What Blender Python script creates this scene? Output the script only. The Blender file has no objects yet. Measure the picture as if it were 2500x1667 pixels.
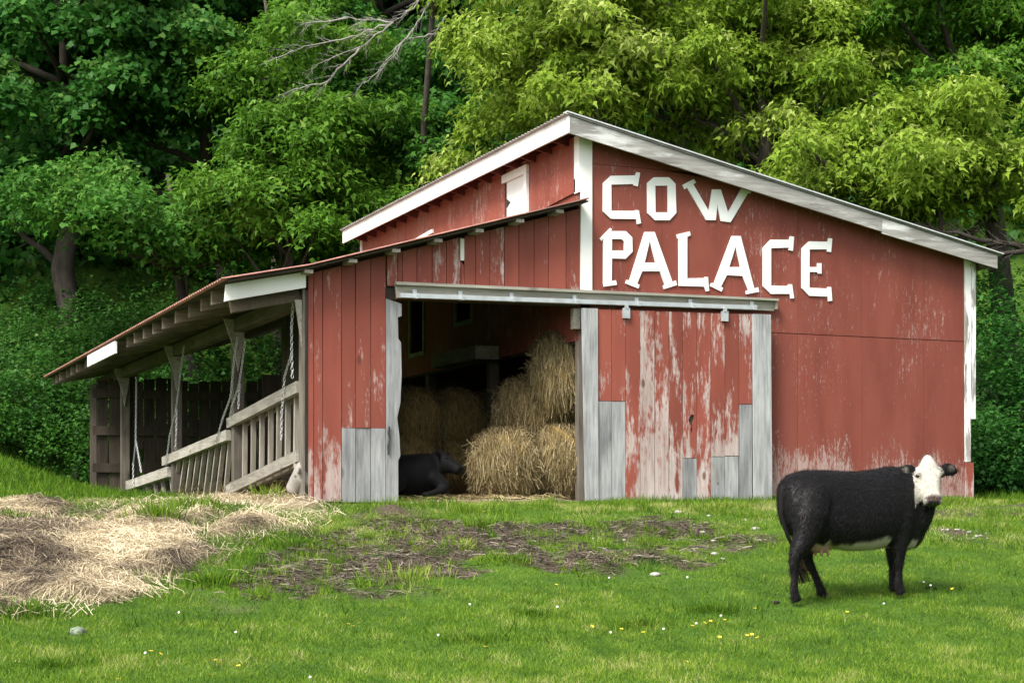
import bpy, bmesh, math, random
import numpy as np
from mathutils import Vector, Matrix
from mathutils.geometry import tessellate_polygon

random.seed(7)
RNG = np.random.default_rng(11)
scene = bpy.context.scene
COL = scene.collection

# ------------------------------------------------------------------ camera
# World frame: X runs along the barn's lettered front, Y into the barn, Z up; origin at the white corner post.
A = math.radians(22.9); CA, SA = math.cos(A), math.sin(A)
F, CX, HY = 4000.0, 1250.0, 1220.0          # focal length and horizon of the 2500 px photograph
OX, OD = 1.0, 24.0                          # the corner post seen from the camera (metres right, metres away)
def cam2w(x, d):
    dx, dd = x - OX, d - OD
    return dx * CA + dd * SA, -dx * SA + dd * CA
def at(px, py, d):
    X, Y = cam2w((px - CX) / F * d, d)
    return Vector((X, Y, (HY - py) / F * d))
CAM = at(CX, HY, 0)
def ray(px, py): return at(px, py, 1) - CAM
def onY(px, py, Y):
    D = ray(px, py); return CAM + D * ((Y - CAM.y) / D.y)
def onX(px, py, X):
    D = ray(px, py); return CAM + D * ((X - CAM.x) / D.x)

cam = bpy.data.cameras.new('camera'); camo = bpy.data.objects.new('camera', cam); COL.objects.link(camo)
camo.location = CAM; camo.rotation_euler = (math.radians(90), 0, -A)
cam.sensor_width = 36; cam.lens = F / 2500 * 36
cam.shift_y = (HY - 833.5) / 2500
cam.clip_end = 600; cam.clip_start = 0.1
scene.camera = camo

# ------------------------------------------------------------------ light
SUN_EL, SUN_AZ = math.radians(50), math.radians(-122)      # azimuth from +Y towards +X : the sun stands to the left
world = bpy.data.worlds.new('World'); scene.world = world; world.use_nodes = True
wn = world.node_tree; wn.nodes.clear()
sky = wn.nodes.new('ShaderNodeTexSky'); sky.sky_type = 'NISHITA'; sky.sun_disc = False
sky.sun_elevation = SUN_EL; sky.sun_rotation = SUN_AZ
sky.air_density = 1.0; sky.dust_density = 4.0; sky.ozone_density = 1.0
hs = wn.nodes.new('ShaderNodeHueSaturation'); hs.inputs['Saturation'].default_value = 0.35
bg = wn.nodes.new('ShaderNodeBackground'); bg.inputs['Strength'].default_value = 0.12
wo = wn.nodes.new('ShaderNodeOutputWorld')
wn.links.new(sky.outputs[0], hs.inputs['Color']); wn.links.new(hs.outputs[0], bg.inputs[0]); wn.links.new(bg.outputs[0], wo.inputs[0])
sl = bpy.data.lights.new('sun', 'SUN'); sl.energy = 2.0; sl.angle = math.radians(18); sl.color = (1, 0.95, 0.86)
so = bpy.data.objects.new('sun', sl); COL.objects.link(so); so.location = (-20, 0, 30)
sd = Vector((math.sin(SUN_AZ) * math.cos(SUN_EL), math.cos(SUN_AZ) * math.cos(SUN_EL), math.sin(SUN_EL)))
so.rotation_euler = sd.to_track_quat('Z', 'Y').to_euler()
vs = scene.view_settings
vs.view_transform = 'Standard'; vs.look = 'None'; vs.gamma = 1; vs.exposure = 1.35
scene.render.engine = 'CYCLES'

# ------------------------------------------------------------------ node helpers
def new_mat(name):
    m = bpy.data.materials.new(name); m.use_nodes = True
    nt = m.node_tree
    b = nt.nodes['Principled BSDF']
    return m, nt, b
def nd(nt, typ, ins=None, **props):
    n = nt.nodes.new('ShaderNode' + typ)
    for k, v in props.items(): setattr(n, k, v)
    for k, v in (ins or {}).items():
        s = n.inputs[k]
        if hasattr(v, 'links') or isinstance(v, bpy.types.NodeSocket): nt.links.new(v, s)
        else: s.default_value = v
    return n
def ramp(nt, fac, stops, interp='LINEAR'):
    n = nt.nodes.new('ShaderNodeValToRGB'); n.color_ramp.interpolation = interp
    cr = n.color_ramp
    while len(cr.elements) < len(stops): cr.elements.new(0.5)
    for e, (p, c) in zip(cr.elements, stops):
        e.position = p; e.color = (*c, 1) if len(c) == 3 else c
    nt.links.new(fac, n.inputs[0]); return n.outputs[0]
def maprange(nt, v, a, b, c=0.0, d=1.0):
    return nd(nt, 'MapRange', {0: v, 1: a, 2: b, 3: c, 4: d}).outputs[0]
def mth(nt, op, a, b=0.0):
    return nd(nt, 'Math', {0: a, 1: b}, operation=op).outputs[0]
def mixc(nt, f, a, b):
    n = nt.nodes.new('ShaderNodeMix'); n.data_type = 'RGBA'
    for s, v in ((n.inputs[0], f), (n.inputs[6], a), (n.inputs[7], b)):
        if isinstance(v, bpy.types.NodeSocket): nt.links.new(v, s)
        else: s.default_value = v if not isinstance(v, tuple) else (*v, 1)[:4]
    return n.outputs[2]
def pos(nt, sc=(1, 1, 1), rand=0.0, obj=False):
    g = nd(nt, 'TexCoord').outputs['Object'] if obj else nd(nt, 'NewGeometry').outputs['Position']
    m = nd(nt, 'Mapping', {0: g}); m.inputs['Scale'].default_value = sc
    if rand:
        oi = nd(nt, 'ObjectInfo').outputs['Random']
        nt.links.new(nd(nt, 'CombineXYZ', {0: mth(nt, 'MULTIPLY', oi, rand), 1: mth(nt, 'MULTIPLY', oi, rand * .7), 2: mth(nt, 'MULTIPLY', oi, rand * 1.3)}).outputs[0], m.inputs['Location'])
    return m.outputs[0]
def noise(nt, vec, scale, detail=4, rough=.55):
    return nd(nt, 'TexNoise', {'Vector': vec, 'Scale': scale, 'Detail': detail, 'Roughness': rough}).outputs[0]
def bump(nt, b, h, strength=.3, dist=.01):
    n = nd(nt, 'Bump', {'Height': h, 'Strength': strength, 'Distance': dist})
    nt.links.new(n.outputs[0], b.inputs['Normal'])
def zval(nt):
    return nd(nt, 'SeparateXYZ', {0: nd(nt, 'NewGeometry').outputs['Position']}).outputs[2]

def wood_nodes(nt, dark, light, axis='z', rand=9.0, knots=True):
    s = {'z': (1, 1, .07), 'x': (.07, 1, 1), 'y': (1, .07, 1)}[axis]
    v = pos(nt, s, rand)
    g = noise(nt, v, 26, 6, .65)
    big = noise(nt, pos(nt, {'z': (1, 1, .35), 'x': (.35, 1, 1), 'y': (1, .35, 1)}[axis], rand), 3.2, 3)
    f = mth(nt, 'ADD', mth(nt, 'MULTIPLY', g, .6), mth(nt, 'MULTIPLY', big, .5))
    c = ramp(nt, f, [(.36, dark), (.55, tuple((a + b) / 2 for a, b in zip(dark, light))), (.74, light)])
    if knots:
        vo = nd(nt, 'TexVoronoi', {'Vector': pos(nt, {'z': (1, 1, .45), 'x': (.45, 1, 1), 'y': (1, .45, 1)}[axis], rand), 'Scale': 2.6}).outputs['Distance']
        k = maprange(nt, vo, .05, .14, .75, 0)
        c = mixc(nt, k, c, tuple(a * .45 for a in dark))
    return c, g

def wood(name, dark, light, axis='z', rough=.85, knots=True):
    m, nt, b = new_mat(name)
    c, g = wood_nodes(nt, dark, light, axis, knots=knots)
    oi = nd(nt, 'ObjectInfo').outputs['Random']
    hsv = nd(nt, 'HueSaturation', {'Color': c, 'Value': maprange(nt, oi, 0, 1, .82, 1.15)})
    nt.links.new(hsv.outputs[0], b.inputs['Base Color']); b.inputs['Roughness'].default_value = rough
    b.inputs['Specular IOR Level'].default_value = .2
    bump(nt, b, g, .5, .006); return m

def red_paint(name, flake=1.0, speck=1.0, low=.9, lowamt=.6, base=(.235, .057, .038), thr=.63, smooth=False, soft=.09, wear=((.26, .185, .165), (.58, .50, .47))):
    m, nt, b = new_mat(name)
    z = zval(nt)
    wz = noise(nt, pos(nt, (1, 1, .5)), 1.7, 3)
    zz = mth(nt, 'ADD', z, maprange(nt, wz, .3, .7, -.35, .35))
    lowf = maprange(nt, zz, low + .15, low - .45, 0, 1)
    rv = 0.0 if smooth else 13.0
    n1 = noise(nt, pos(nt, (1, 1, .16), rv), 7.0 if not smooth else 22, 6, .62)
    n2 = noise(nt, pos(nt, (1, 1, .28), rv), 34 if not smooth else 66, 3, .6)
    big = noise(nt, pos(nt, (1, 1, .4), rv), 1.1, 2)
    f1 = mth(nt, 'ADD', mth(nt, 'ADD', mth(nt, 'MULTIPLY', n1, .6 * flake), mth(nt, 'MULTIPLY', n2, .28 * speck)),
             mth(nt, 'MULTIPLY', big, .30))
    f1 = mth(nt, 'ADD', f1, mth(nt, 'MULTIPLY', lowf, .16 * lowamt))
    k = maprange(nt, f1, thr, thr + soft, 0, .85)
    hue = noise(nt, pos(nt, (1, 1, .25), rv), 2.3, 4)
    red = ramp(nt, hue, [(.3, tuple(c * .80 for c in base)), (.5, base), (.72, (base[0] * 1.12, base[1] * 1.25, base[2] * 1.25))])
    oi = nd(nt, 'ObjectInfo').outputs['Random']
    hsv = nd(nt, 'HueSaturation', {'Color': red, 'Value': maprange(nt, oi, 0, 1, .92 if smooth else .86, 1.06 if smooth else 1.14), 'Saturation': .98})
    wd, g = wood_nodes(nt, *wear, 'z', 11.0, knots=False)
    c = mixc(nt, k, hsv.outputs[0], wd)
    if not smooth:
        vo = nd(nt, 'TexVoronoi', {'Vector': pos(nt, (1, 1, .5), 11.0), 'Scale': 1.9}).outputs['Distance']
        c = mixc(nt, maprange(nt, vo, .045, .08, .8, 0), c, (.10, .035, .025))
    nt.links.new(c, b.inputs['Base Color'])
    nt.links.new(maprange(nt, k, 0, 1, .6, .9), b.inputs['Roughness']); b.inputs['Specular IOR Level'].default_value = .25
    h = mth(nt, 'SUBTRACT', mth(nt, 'MULTIPLY', g, .5), mth(nt, 'MULTIPLY', k, .5))
    bump(nt, b, h, .35, .006); return m

def white_paint(name, thr=.66, base=(.80, .80, .78), axis='z', soft=.05):
    m, nt, b = new_mat(name)
    s = {'z': (1, 1, .14), 'x': (.14, 1, 1), 'y': (1, .14, 1)}[axis]
    n1 = noise(nt, pos(nt, s, 9.0), 9, 6, .65); n2 = noise(nt, pos(nt, tuple(q ** .5 for q in s), 9.0), 2.2, 2)
    k = maprange(nt, mth(nt, 'ADD', mth(nt, 'MULTIPLY', n1, .65), mth(nt, 'MULTIPLY', n2, .45)), thr, thr + soft)
    wd, g = wood_nodes(nt, (.14, .13, .12), (.42, .41, .39), axis, 9.0)
    dirt = mixc(nt, maprange(nt, n2, .3, .7, .0, .22), base, tuple(q * .6 for q in base))
    nt.links.new(mixc(nt, k, dirt, wd), b.inputs['Base Color'])
    b.inputs['Roughness'].default_value = .6; b.inputs['Specular IOR Level'].default_value = .25
    bump(nt, b, mth(nt, 'SUBTRACT', mth(nt, 'MULTIPLY', g, .4), k), .25, .004); return m

def plain(name, c, rough=.6, metal=0.0, var=.15, scale=12):
    m, nt, b = new_mat(name)
    n = noise(nt, pos(nt), scale, 5)
    nt.links.new(ramp(nt, n, [(.3, tuple(q * (1 - var * 1.6) for q in c)), (.7, tuple(min(1, q * (1 + var)) for q in c))]), b.inputs['Base Color'])
    b.inputs['Roughness'].default_value = rough; b.inputs['Metallic'].default_value = metal
    b.inputs['Specular IOR Level'].default_value = .3
    bump(nt, b, n, .2, .01); return m

def ribbon_mat(name, stops, rough=.7, transl=.25, spec=.2):
    """leaf / blade / straw material: colour from the per-piece random attribute 'rnd'"""
    m, nt, b = new_mat(name)
    at_ = nd(nt, 'Attribute', attribute_name='rnd')
    c = ramp(nt, at_.outputs['Fac'], stops)
    nt.links.new(c, b.inputs['Base Color']); b.inputs['Roughness'].default_value = rough
    b.inputs['Specular IOR Level'].default_value = spec
    if transl:
        tr = nd(nt, 'BsdfTranslucent', {'Color': c})
        mx = nd(nt, 'MixShader', {0: transl, 1: b.outputs[0], 2: tr.outputs[0]})
        nt.links.new(mx.outputs[0], nt.nodes['Material Output'].inputs[0])
    return m

M = {}
M['red_board'] = red_paint('red_painted_board', flake=1.0, low=.75, lowamt=1.0, thr=.655)
M['red_door'] = red_paint('red_door_board', flake=1.15, low=1.0, lowamt=.9, thr=.652, wear=((.27, .215, .20), (.60, .55, .52)))
M['red_panel'] = red_paint('red_panel', flake=.85, speck=1.35, low=.85, lowamt=.95, wear=((.24, .15, .13), (.44, .35, .33)), thr=.66, base=(.192, .047, .032), smooth=True)
M['red_side'] = red_paint('red_side_panel', flake=.9, speck=1.3, low=-3, lowamt=.0, thr=.645, base=(.25, .062, .042), smooth=True)
M['red_inner'] = plain('red_inner_board', (.13, .035, .028), .8)
M['roof_grey'] = plain('grey_roof_metal', (.36, .34, .33), .5, .2, .2, 5)
M['grey_wood'] = wood('silver_weathered_wood', (.13, .133, .137), (.42, .425, .43), 'z')
M['grey_x'] = wood('weathered_beam_wood', (.17, .16, .13), (.46, .44, .38), 'x')
M['post_wood'] = wood('old_post_wood', (.055, .047, .038), (.19, .168, .14), 'z')
M['rail_wood'] = wood('pale_rail_wood', (.15, .135, .11), (.42, .395, .345), 'y')
M['slat_wood'] = wood('pale_slat_wood', (.14, .12, .095), (.42, .385, .33), 'z')
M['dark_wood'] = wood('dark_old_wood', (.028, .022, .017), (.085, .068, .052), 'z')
M['beam_wood'] = wood('brown_beam_wood', (.055, .042, .03), (.15, .12, .09), 'y')
M['rafter_wood'] = wood('brown_rafter_wood', (.085, .066, .05), (.26, .215, .165), 'x')
M['white_trim'] = white_paint('white_trim_paint', .75)
M['white_fascia'] = white_paint('white_eave_paint', .63, axis='y', soft=.2)
M['grey_fascia'] = white_paint('peeling_rake_paint', .435, base=(.60, .60, .59), axis='x', soft=.09)
M['peeling_trim'] = white_paint('peeling_trim_paint', .53, axis='z')
M['white_letter'] = white_paint('white_letter_paint', .73, base=(.84, .84, .83), soft=.12)
M['galv'] = plain('galvanised_steel', (.55, .58, .60), .42, .55, .12, 6)
M['roof_metal'] = plain('faded_red_metal', (.33, .155, .125), .6, .0, .2, 5)
M['drip'] = plain('drip_edge_metal', (.62, .63, .64), .4, .3, .1, 5)
M['concrete'] = plain('old_concrete', (.38, .36, .31), .9, 0, .3, 9)
M['chain'] = plain('chain_steel', (.48, .49, .50), .45, .5, .2, 30)
M['iron'] = plain('dark_iron', (.05, .05, .05), .6, .4)

# ------------------------------------------------------------------ mesh helpers
def mesh_of(name, v, f):
    me = bpy.data.meshes.new(name); me.from_pydata([tuple(p) for p in v], [], f); me.update()
    return me
def outward(me):
    bm = bmesh.new(); bm.from_mesh(me); bmesh.ops.recalc_face_normals(bm, faces=bm.faces); bm.to_mesh(me); bm.free()
def obj(name, me, mat=None, parent=None, smooth=False):
    o = bpy.data.objects.new(name, me); COL.objects.link(o)
    if mat is not None: me.materials.append(mat)
    if parent is not None:
        o.parent = parent
        o.matrix_parent_inverse = parent_world(parent).inverted()
    if smooth: me.polygons.foreach_set('use_smooth', [True] * len(me.polygons))
    return o
def parent_world(p):
    m = p.matrix_basis.copy()
    if p.parent is not None: m = parent_world(p.parent) @ p.matrix_parent_inverse @ m
    return m
def empty(name, loc, label, cat, group=None):
    o = bpy.data.objects.new(name, None); COL.objects.link(o); o.location = loc
    o.empty_display_size = .2
    return tag(o, label, cat, group)
def tag(o, label, cat, group=None, kind=None):
    o['label'] = label; o['category'] = cat
    if group: o['group'] = group
    if kind: o['kind'] = kind
    return o
class MB:
    def __init__(s): s.v = []; s.f = []
    def add(s, v, f):
        k = len(s.v); s.v += [Vector(p) for p in v]; s.f += [tuple(i + k for i in q) for q in f]; return s
    def hexa(s, p):   # 8 corners: 4 bottom ring, 4 top ring
        return s.add(p, [(3, 2, 1, 0), (4, 5, 6, 7), (0, 1, 5, 4), (1, 2, 6, 5), (2, 3, 7, 6), (3, 0, 4, 7)])
    def box(s, a, b):
        (x0, y0, z0), (x1, y1, z1) = a, b
        return s.hexa([(x0, y0, z0), (x1, y0, z0), (x1, y1, z0), (x0, y1, z0), (x0, y0, z1), (x1, y0, z1), (x1, y1, z1), (x0, y1, z1)])
    def bar(s, p, q, w, h, up=(0, 0, 1)):
        p, q = Vector(p), Vector(q); d = (q - p).normalized(); up = Vector(up)
        r = d.cross(up).normalized() * (w / 2); u = r.cross(d).normalized() * (h / 2)
        return s.hexa([p - r - u, p + r - u, q + r - u, q - r - u, p - r + u, p + r + u, q + r + u, q - r + u])
    def prism(s, outer, c0, c1, to3, holes=()):
        loops = [list(outer)] + [list(h) for h in holes]
        flat = [p for l in loops for p in l]
        tr = tessellate_polygon([[Vector((a, b, 0)) for a, b in l] for l in loops])
        n = len(flat); v = [to3(a, b, c0) for a, b in flat] + [to3(a, b, c1) for a, b in flat]
        f = [tuple(t) for t in tr] + [tuple(i + n for i in reversed(t)) for t in tr]
        k = 0
        for l in loops:
            m = len(l)
            for i in range(m):
                j = (i + 1) % m; f.append((k + i, k + j, k + j + n, k + i + n))
            k += m
        return s.add(v, f)
    def tube(s, pts, rads, n=8, cap=True):
        k = len(s.v); pts = [Vector(p) for p in pts]
        r = None
        for i, p in enumerate(pts):
            d = (pts[min(i + 1, len(pts) - 1)] - pts[max(i - 1, 0)]).normalized()
            if r is None: r = d.cross(Vector((0.03, 0.05, 1)) if abs(d.z) < .95 else Vector((1, 0, .02)))
            r = (r - d * r.dot(d)).normalized(); u = r.cross(d)
            for j in range(n):
                a = 2 * math.pi * j / n; s.v.append(p + (r * math.cos(a) + u * math.sin(a)) * rads[i])
        for i in range(len(pts) - 1):
            for j in range(n):
                a, b = k + i * n + j, k + i * n + (j + 1) % n; s.f.append((a, b, b + n, a + n))
        if cap:
            s.f.append(tuple(k + j for j in reversed(range(n)))); e = k + (len(pts) - 1) * n
            s.f.append(tuple(e + j for j in range(n)))
        return s
    def build(s, name, mat, parent=None, smooth=False):
        me = mesh_of(name, s.v, s.f); outward(me); return obj(name, me, mat, parent, smooth)
XZ = lambda a, b, c: (a, c, b)
YZ = lambda a, b, c: (c, a, b)

def fast_mesh(name, verts, loops, starts, totals, rnd=None, smooth=False):
    me = bpy.data.meshes.new(name)
    me.vertices.add(len(verts)); me.vertices.foreach_set('co', np.ascontiguousarray(verts, np.float32).ravel())
    me.loops.add(len(loops)); me.loops.foreach_set('vertex_index', np.ascontiguousarray(loops, np.int32))
    me.polygons.add(len(starts)); me.polygons.foreach_set('loop_start', np.ascontiguousarray(starts, np.int32))
    if rnd is not None:
        a = me.attributes.new('rnd', 'FLOAT', 'POINT'); a.data.foreach_set('value', np.ascontiguousarray(rnd, np.float32))
    me.update(calc_edges=True); me.validate(); return me
def template_mesh(name, V, tv, tf, rnd):
    """V: (n, m, 3) vertices of n copies of a template with faces tf (triangles)"""
    n, m = V.shape[:2]; tf = np.array(tf)
    loops = (tf.ravel()[None, :] + (np.arange(n) * m)[:, None]).ravel()
    starts = np.arange(n * len(tf)) * tf.shape[1]
    return fast_mesh(name, V.reshape(-1, 3), loops, starts, None, np.repeat(rnd, m))
def ribbons(name, P, W, S, rnd):
    """P (n,k,3) centre lines, W (n,k) widths, S (n,3) side vectors"""
    n, k = P.shape[:2]
    V = np.stack([P - S[:, None] * W[..., None] / 2, P + S[:, None] * W[..., None] / 2], 2).reshape(n, 2 * k, 3)
    tf = [(2 * i, 2 * i + 1, 2 * i + 3, 2 * i + 2) for i in range(k - 1)]
    return template_mesh(name, V, None, tf, rnd)
def unit(v): return v / np.maximum(np.linalg.norm(v, axis=-1, keepdims=True), 1e-9)
def rdir(n): return unit(RNG.normal(size=(n, 3)))

# numpy value noise
_T = np.random.default_rng(3).random((256, 256))
def vnoise(x, y):
    xi, yi = np.floor(x).astype(int), np.floor(y).astype(int); fx, fy = x - xi, y - yi
    fx, fy = fx * fx * (3 - 2 * fx), fy * fy * (3 - 2 * fy); g = lambda a, b: _T[a & 255, b & 255]
    return (g(xi, yi) * (1 - fx) + g(xi + 1, yi) * fx) * (1 - fy) + (g(xi, yi + 1) * (1 - fx) + g(xi + 1, yi + 1) * fx) * fy
def fbm(x, y, s, o=4):
    t = 0; a = .5; q = 0
    for i in range(o): t = t + a * vnoise(x * s + 17.3 * i, y * s - 9.1 * i); q += a; s *= 2.03; a *= .5
    return t / q
def sstep(a, b, x):
    t = np.clip((x - a) / (b - a), 0, 1); return t * t * (3 - 2 * t)

# ------------------------------------------------------------------ terrain
def camxy(X, Y): return OX + X * CA - Y * SA, OD + X * SA + Y * CA
def base_height(X, Y):
    X, Y = np.asarray(X, float), np.asarray(Y, float); x, d = camxy(X, Y)
    u = .5 * (-Y) + .5 * (24 - d)
    z = np.interp(u, [-6, .2, 1.0, 2.4, 4.2, 6, 7.6, 10, 12.5, 17, 50], [0, -.03, -.08, -.27, -.52, -.80, -1.02, -1.38, -1.60, -1.7, -1.75])
    left = sstep(-5.0, -6.6, X)
    z = z + left * np.clip(d - 25.5, 0, 14) * .08
    z = z + np.clip(d - 39.5, 0, 80) * .50 + np.clip(d - 50, 0, 25) * .55
    right = sstep(7.6, 9.5, X) * sstep(30, 38, d); z = z + right * .5
    amp = np.where((X > -4.1) & (X < 7.1) & (Y > -.3) & (Y < 11), .0, 1.)
    amp = amp * np.where(u < 1, .4, 1)
    z = z + (fbm(X, Y, .45, 3) - .5) * .14 * amp + (fbm(X + 40, Y, 2.1, 3) - .5) * .05 * amp
    return z
def ground_at(px, py):
    D = ray(px, py)
    ts = np.linspace(9, 60, 1800)
    P = np.array(CAM)[None] + np.array(D)[None] * ts[:, None]
    h = P[:, 2] - base_height(P[:, 0], P[:, 1])
    k = np.argmax(h < 0) if (h < 0).any() else len(ts) - 1
    return Vector(P[k])
def world_poly(pts): return np.array([ground_at(*p)[:2] for p in pts])
def poly_mask(X, Y, poly, soft, wob=.25):
    """1 inside a ground polygon, fading over soft metres, with an uneven edge"""
    n = len(poly); ins = np.zeros(X.shape, bool); dist = np.full(X.shape, 1e9)
    for i in range(n):
        (ax, ay), (bx, by) = poly[i], poly[(i + 1) % n]
        c = ((ay > Y) != (by > Y)) & (X < (bx - ax) * (Y - ay) / (by - ay + 1e-12) + ax); ins ^= c
        ex, ey = bx - ax, by - ay; t = np.clip(((X - ax) * ex + (Y - ay) * ey) / (ex * ex + ey * ey), 0, 1)
        dist = np.minimum(dist, np.hypot(X - ax - t * ex, Y - ay - t * ey))
    sd_ = np.where(ins, dist, -dist) + (fbm(X, Y, 1.6, 4) - .5) * 2 * wob
    return sstep(-soft, soft, sd_)
STRAW = [world_poly(p) for p in (
    [(-90, 1300), (60, 1282), (150, 1300), (250, 1290), (330, 1258), (420, 1290), (505, 1352), (430, 1390), (340, 1440), (230, 1480), (100, 1475), (0, 1494), (-110, 1510)],
    [(-60, 1240), (30, 1228), (90, 1230), (145, 1244), (120, 1268), (20, 1274), (-60, 1270)],
    [(505, 1316), (545, 1280), (640, 1268), (672, 1288), (620, 1312), (560, 1324)],
    [(412, 1285), (440, 1258), (520, 1250), (530, 1266), (470, 1290)],
    [(455, 1222), (600, 1219), (752, 1221), (748, 1244), (690, 1250), (610, 1236), (480, 1232)],
    [(1440, 1366), (1470, 1352), (1530, 1350), (1550, 1366), (1500, 1374)])]
STRAW.append(np.array([onY(960, 1222, -.05)[:2], onY(1425, 1222, -.05)[:2], onY(1425, 1222, 7)[:2], onY(800, 1222, 7)[:2]]))
STRAW.append(np.array([(-4.05, .3), (-3.0, .3), (-2.8, 9), (-4.1, 9)]))
DIRT = [world_poly(p) for p in (
    [(500, 1440), (600, 1392), (720, 1345), (800, 1290), (960, 1262), (1180, 1276), (1400, 1284), (1560, 1268), (1760, 1278), (1870, 1304), (1790, 1350), (1580, 1392), (1400, 1398), (1220, 1392), (1060, 1420), (900, 1446), (760, 1452), (600, 1476)],
    [(170, 1262), (250, 1238), (350, 1244), (340, 1266), (250, 1280)],
    [(850, 1262), (960, 1244), (1080, 1254), (1000, 1275), (880, 1282)],
    [(2270, 1262), (2380, 1240), (2510, 1238), (2510, 1262), (2400, 1268)],
    [(2270, 1318), (2320, 1296), (2480, 1298), (2500, 1312), (2400, 1322)])]
def masks(X, Y):
    s = np.zeros(X.shape); d = np.zeros(X.shape)
    for i, p in enumerate(STRAW):
        if i == 5: continue
        s = np.maximum(s, poly_mask(X, Y, p, .14, .3 if i < 5 else .12))
    for p in DIRT: d = np.maximum(d, poly_mask(X, Y, p, .35, .65))
    d = d * sstep(.42, .58, .55 * fbm(X + 11, Y + 5, 1.2, 3) + .45 * fbm(X + 2, Y + 71, 4.2, 3) + .092)
    return s, d * (1 - s)
def height(X, Y, s=None, d=None):
    X, Y = np.asarray(X, float), np.asarray(Y, float)
    if s is None: s, d = masks(X, Y)
    h = base_height(X, Y)
    outside = np.where(Y < -.25, 1., .35)
    h = h + s * outside * (.05 + .34 * np.clip(fbm(X + 3, Y + 8, .9, 3) - .35, 0, 1) + .16 * (fbm(X, Y, 2.6, 3) - .5))
    h = h + d * (.26 * (fbm(X + 9, Y, 3.6, 4) - .55))
    return h

def grid_mesh(name, xs, ys, fn):
    X, Y = np.meshgrid(xs, ys); S, D = masks(X, Y); Z = fn(X, Y, S, D)
    nx, ny = len(xs), len(ys); idx = np.arange(nx * ny).reshape(ny, nx)
    q = np.stack([idx[:-1, :-1], idx[:-1, 1:], idx[1:, 1:], idx[1:, :-1]], -1).reshape(-1, 4)
    me = fast_mesh(name, np.stack([X, Y, Z], -1).reshape(-1, 3), q.ravel(), np.arange(len(q)) * 4, None)
    for nm, a in (('straw', S), ('dirt', D)):
        at_ = me.attributes.new(nm, 'FLOAT', 'POINT'); at_.data.foreach_set('value', a.astype(np.float32).ravel())
    me.polygons.foreach_set('use_smooth', [True] * len(me.polygons)); return me

m, nt, b = new_mat('meadow_ground')
sa, da = nd(nt, 'Attribute', attribute_name='straw').outputs['Fac'], nd(nt, 'Attribute', attribute_name='dirt').outputs['Fac']
n1, n2, n3 = noise(nt, pos(nt), 2.2, 5), noise(nt, pos(nt), 38, 4, .7), noise(nt, pos(nt), .5, 3)
gcol = ramp(nt, mth(nt, 'ADD', mth(nt, 'MULTIPLY', n1, .5), mth(nt, 'MULTIPLY', n2, .5)), [(.3, (.022, .050, .009)), (.55, (.060, .120, .016)), (.75, (.12, .18, .03))])
dcol = ramp(nt, n2, [(.28, (.018, .013, .010)), (.5, (.070, .053, .040)), (.72, (.21, .17, .13))])
scol = ramp(nt, n2, [(.25, (.10, .075, .05)), (.5, (.30, .24, .16)), (.75, (.50, .42, .30))])
c = mixc(nt, da, gcol, dcol); c = mixc(nt, sa, c, scol)
nt.links.new(c, b.inputs['Base Color']); b.inputs['Roughness'].default_value = .95; b.inputs['Specular IOR Level'].default_value = .1
bump(nt, b, n2, .6, .03); M['ground'] = m
# one sheet: fine in view, coarse towards the horizon
xs = np.concatenate([np.linspace(-220, -26, 20), np.linspace(-25, -15.2, 25), np.arange(-15, 4.5, .09), np.linspace(4.7, 30, 40), np.linspace(36, 220, 18)])
ys = np.concatenate([np.linspace(-120, -22, 20), np.linspace(-20, -13.2, 20), np.arange(-13, 3.0, .09), np.linspace(3.2, 60, 90), np.linspace(66, 220, 14)])
g = obj('meadow_ground', grid_mesh('meadow_ground', xs, ys, height), M['ground']); g['kind'] = 'structure'
g['label'] = 'sloping green meadow with bare muddy bank before the barn'; g['category'] = 'ground'

# ------------------------------------------------------------------ grass
def in_barn(X, Y): return (X > -4.6) & (X < 7.15) & (Y > -.12) & (Y < 11)
def sample_ground(n, dmin, dmax, power=2.0):
    """points spread over the part of the meadow in view"""
    d = dmin + (dmax - dmin) * RNG.random(n) ** power
    x = (RNG.random(n) * 2700 - 100 - CX) / F * d
    dx, dd = x - OX, d - OD; return dx * CA + dd * SA, -dx * SA + dd * CA, d
M['grass'] = ribbon_mat('grass_blade', [(.0, (.025, .075, .008)), (.3, (.078, .170, .012)), (.6, (.165, .275, .024)), (.85, (.27, .36, .055)), (1, (.44, .43, .18))], .6, .4, .1)
def grass_object(name, label, X, Y, hgt, wid, rnd, lean=.45, cat='grass'):
    n = len(X); S, D = masks(X, Y); Z = height(X, Y, S, D)
    r = RNG.random(n)
    keep = (r > S * 1.02) & (r > D * .93) & ~in_barn(X, Y)
    X, Y, Z, hgt, wid, rnd = [q[keep] for q in (X, Y, Z, hgt, wid, rnd)]; n = len(X)
    B = np.stack([X, Y, Z - .01], -1); L = RNG.normal(size=(n, 3)) * lean; L[:, 2] = 1; L = unit(L)
    side = unit(np.cross(L, rdir(n))); T = B + L * hgt[:, None]
    V = np.stack([B - side * wid[:, None] / 2, B + side * wid[:, None] / 2, T], 1)
    o = obj(name, template_mesh(name, V, None, [(0, 1, 2)], rnd), M['grass']); tag(o, label, cat, kind='stuff'); return o
X, Y, d = sample_ground(430000, 11.6, 27, 1.0)
patch = fbm(X, Y, .55, 3); moss = sstep(4.8, 3.0, -Y) * sstep(.5, .3, patch)
hg = (.028 + .04 * RNG.random(len(X))) * (.5 + 1.0 * patch)
fine = fbm(X + 31, Y + 7, 3.2, 3)
tone = np.clip(.46 + .65 * (patch - .45) + .95 * (fine - .5) + RNG.normal(size=len(X)) * .17 + .20 * sstep(7.5, 3.0, -Y), 0, 1)
hg = hg * (.55 + .9 * fine)
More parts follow.
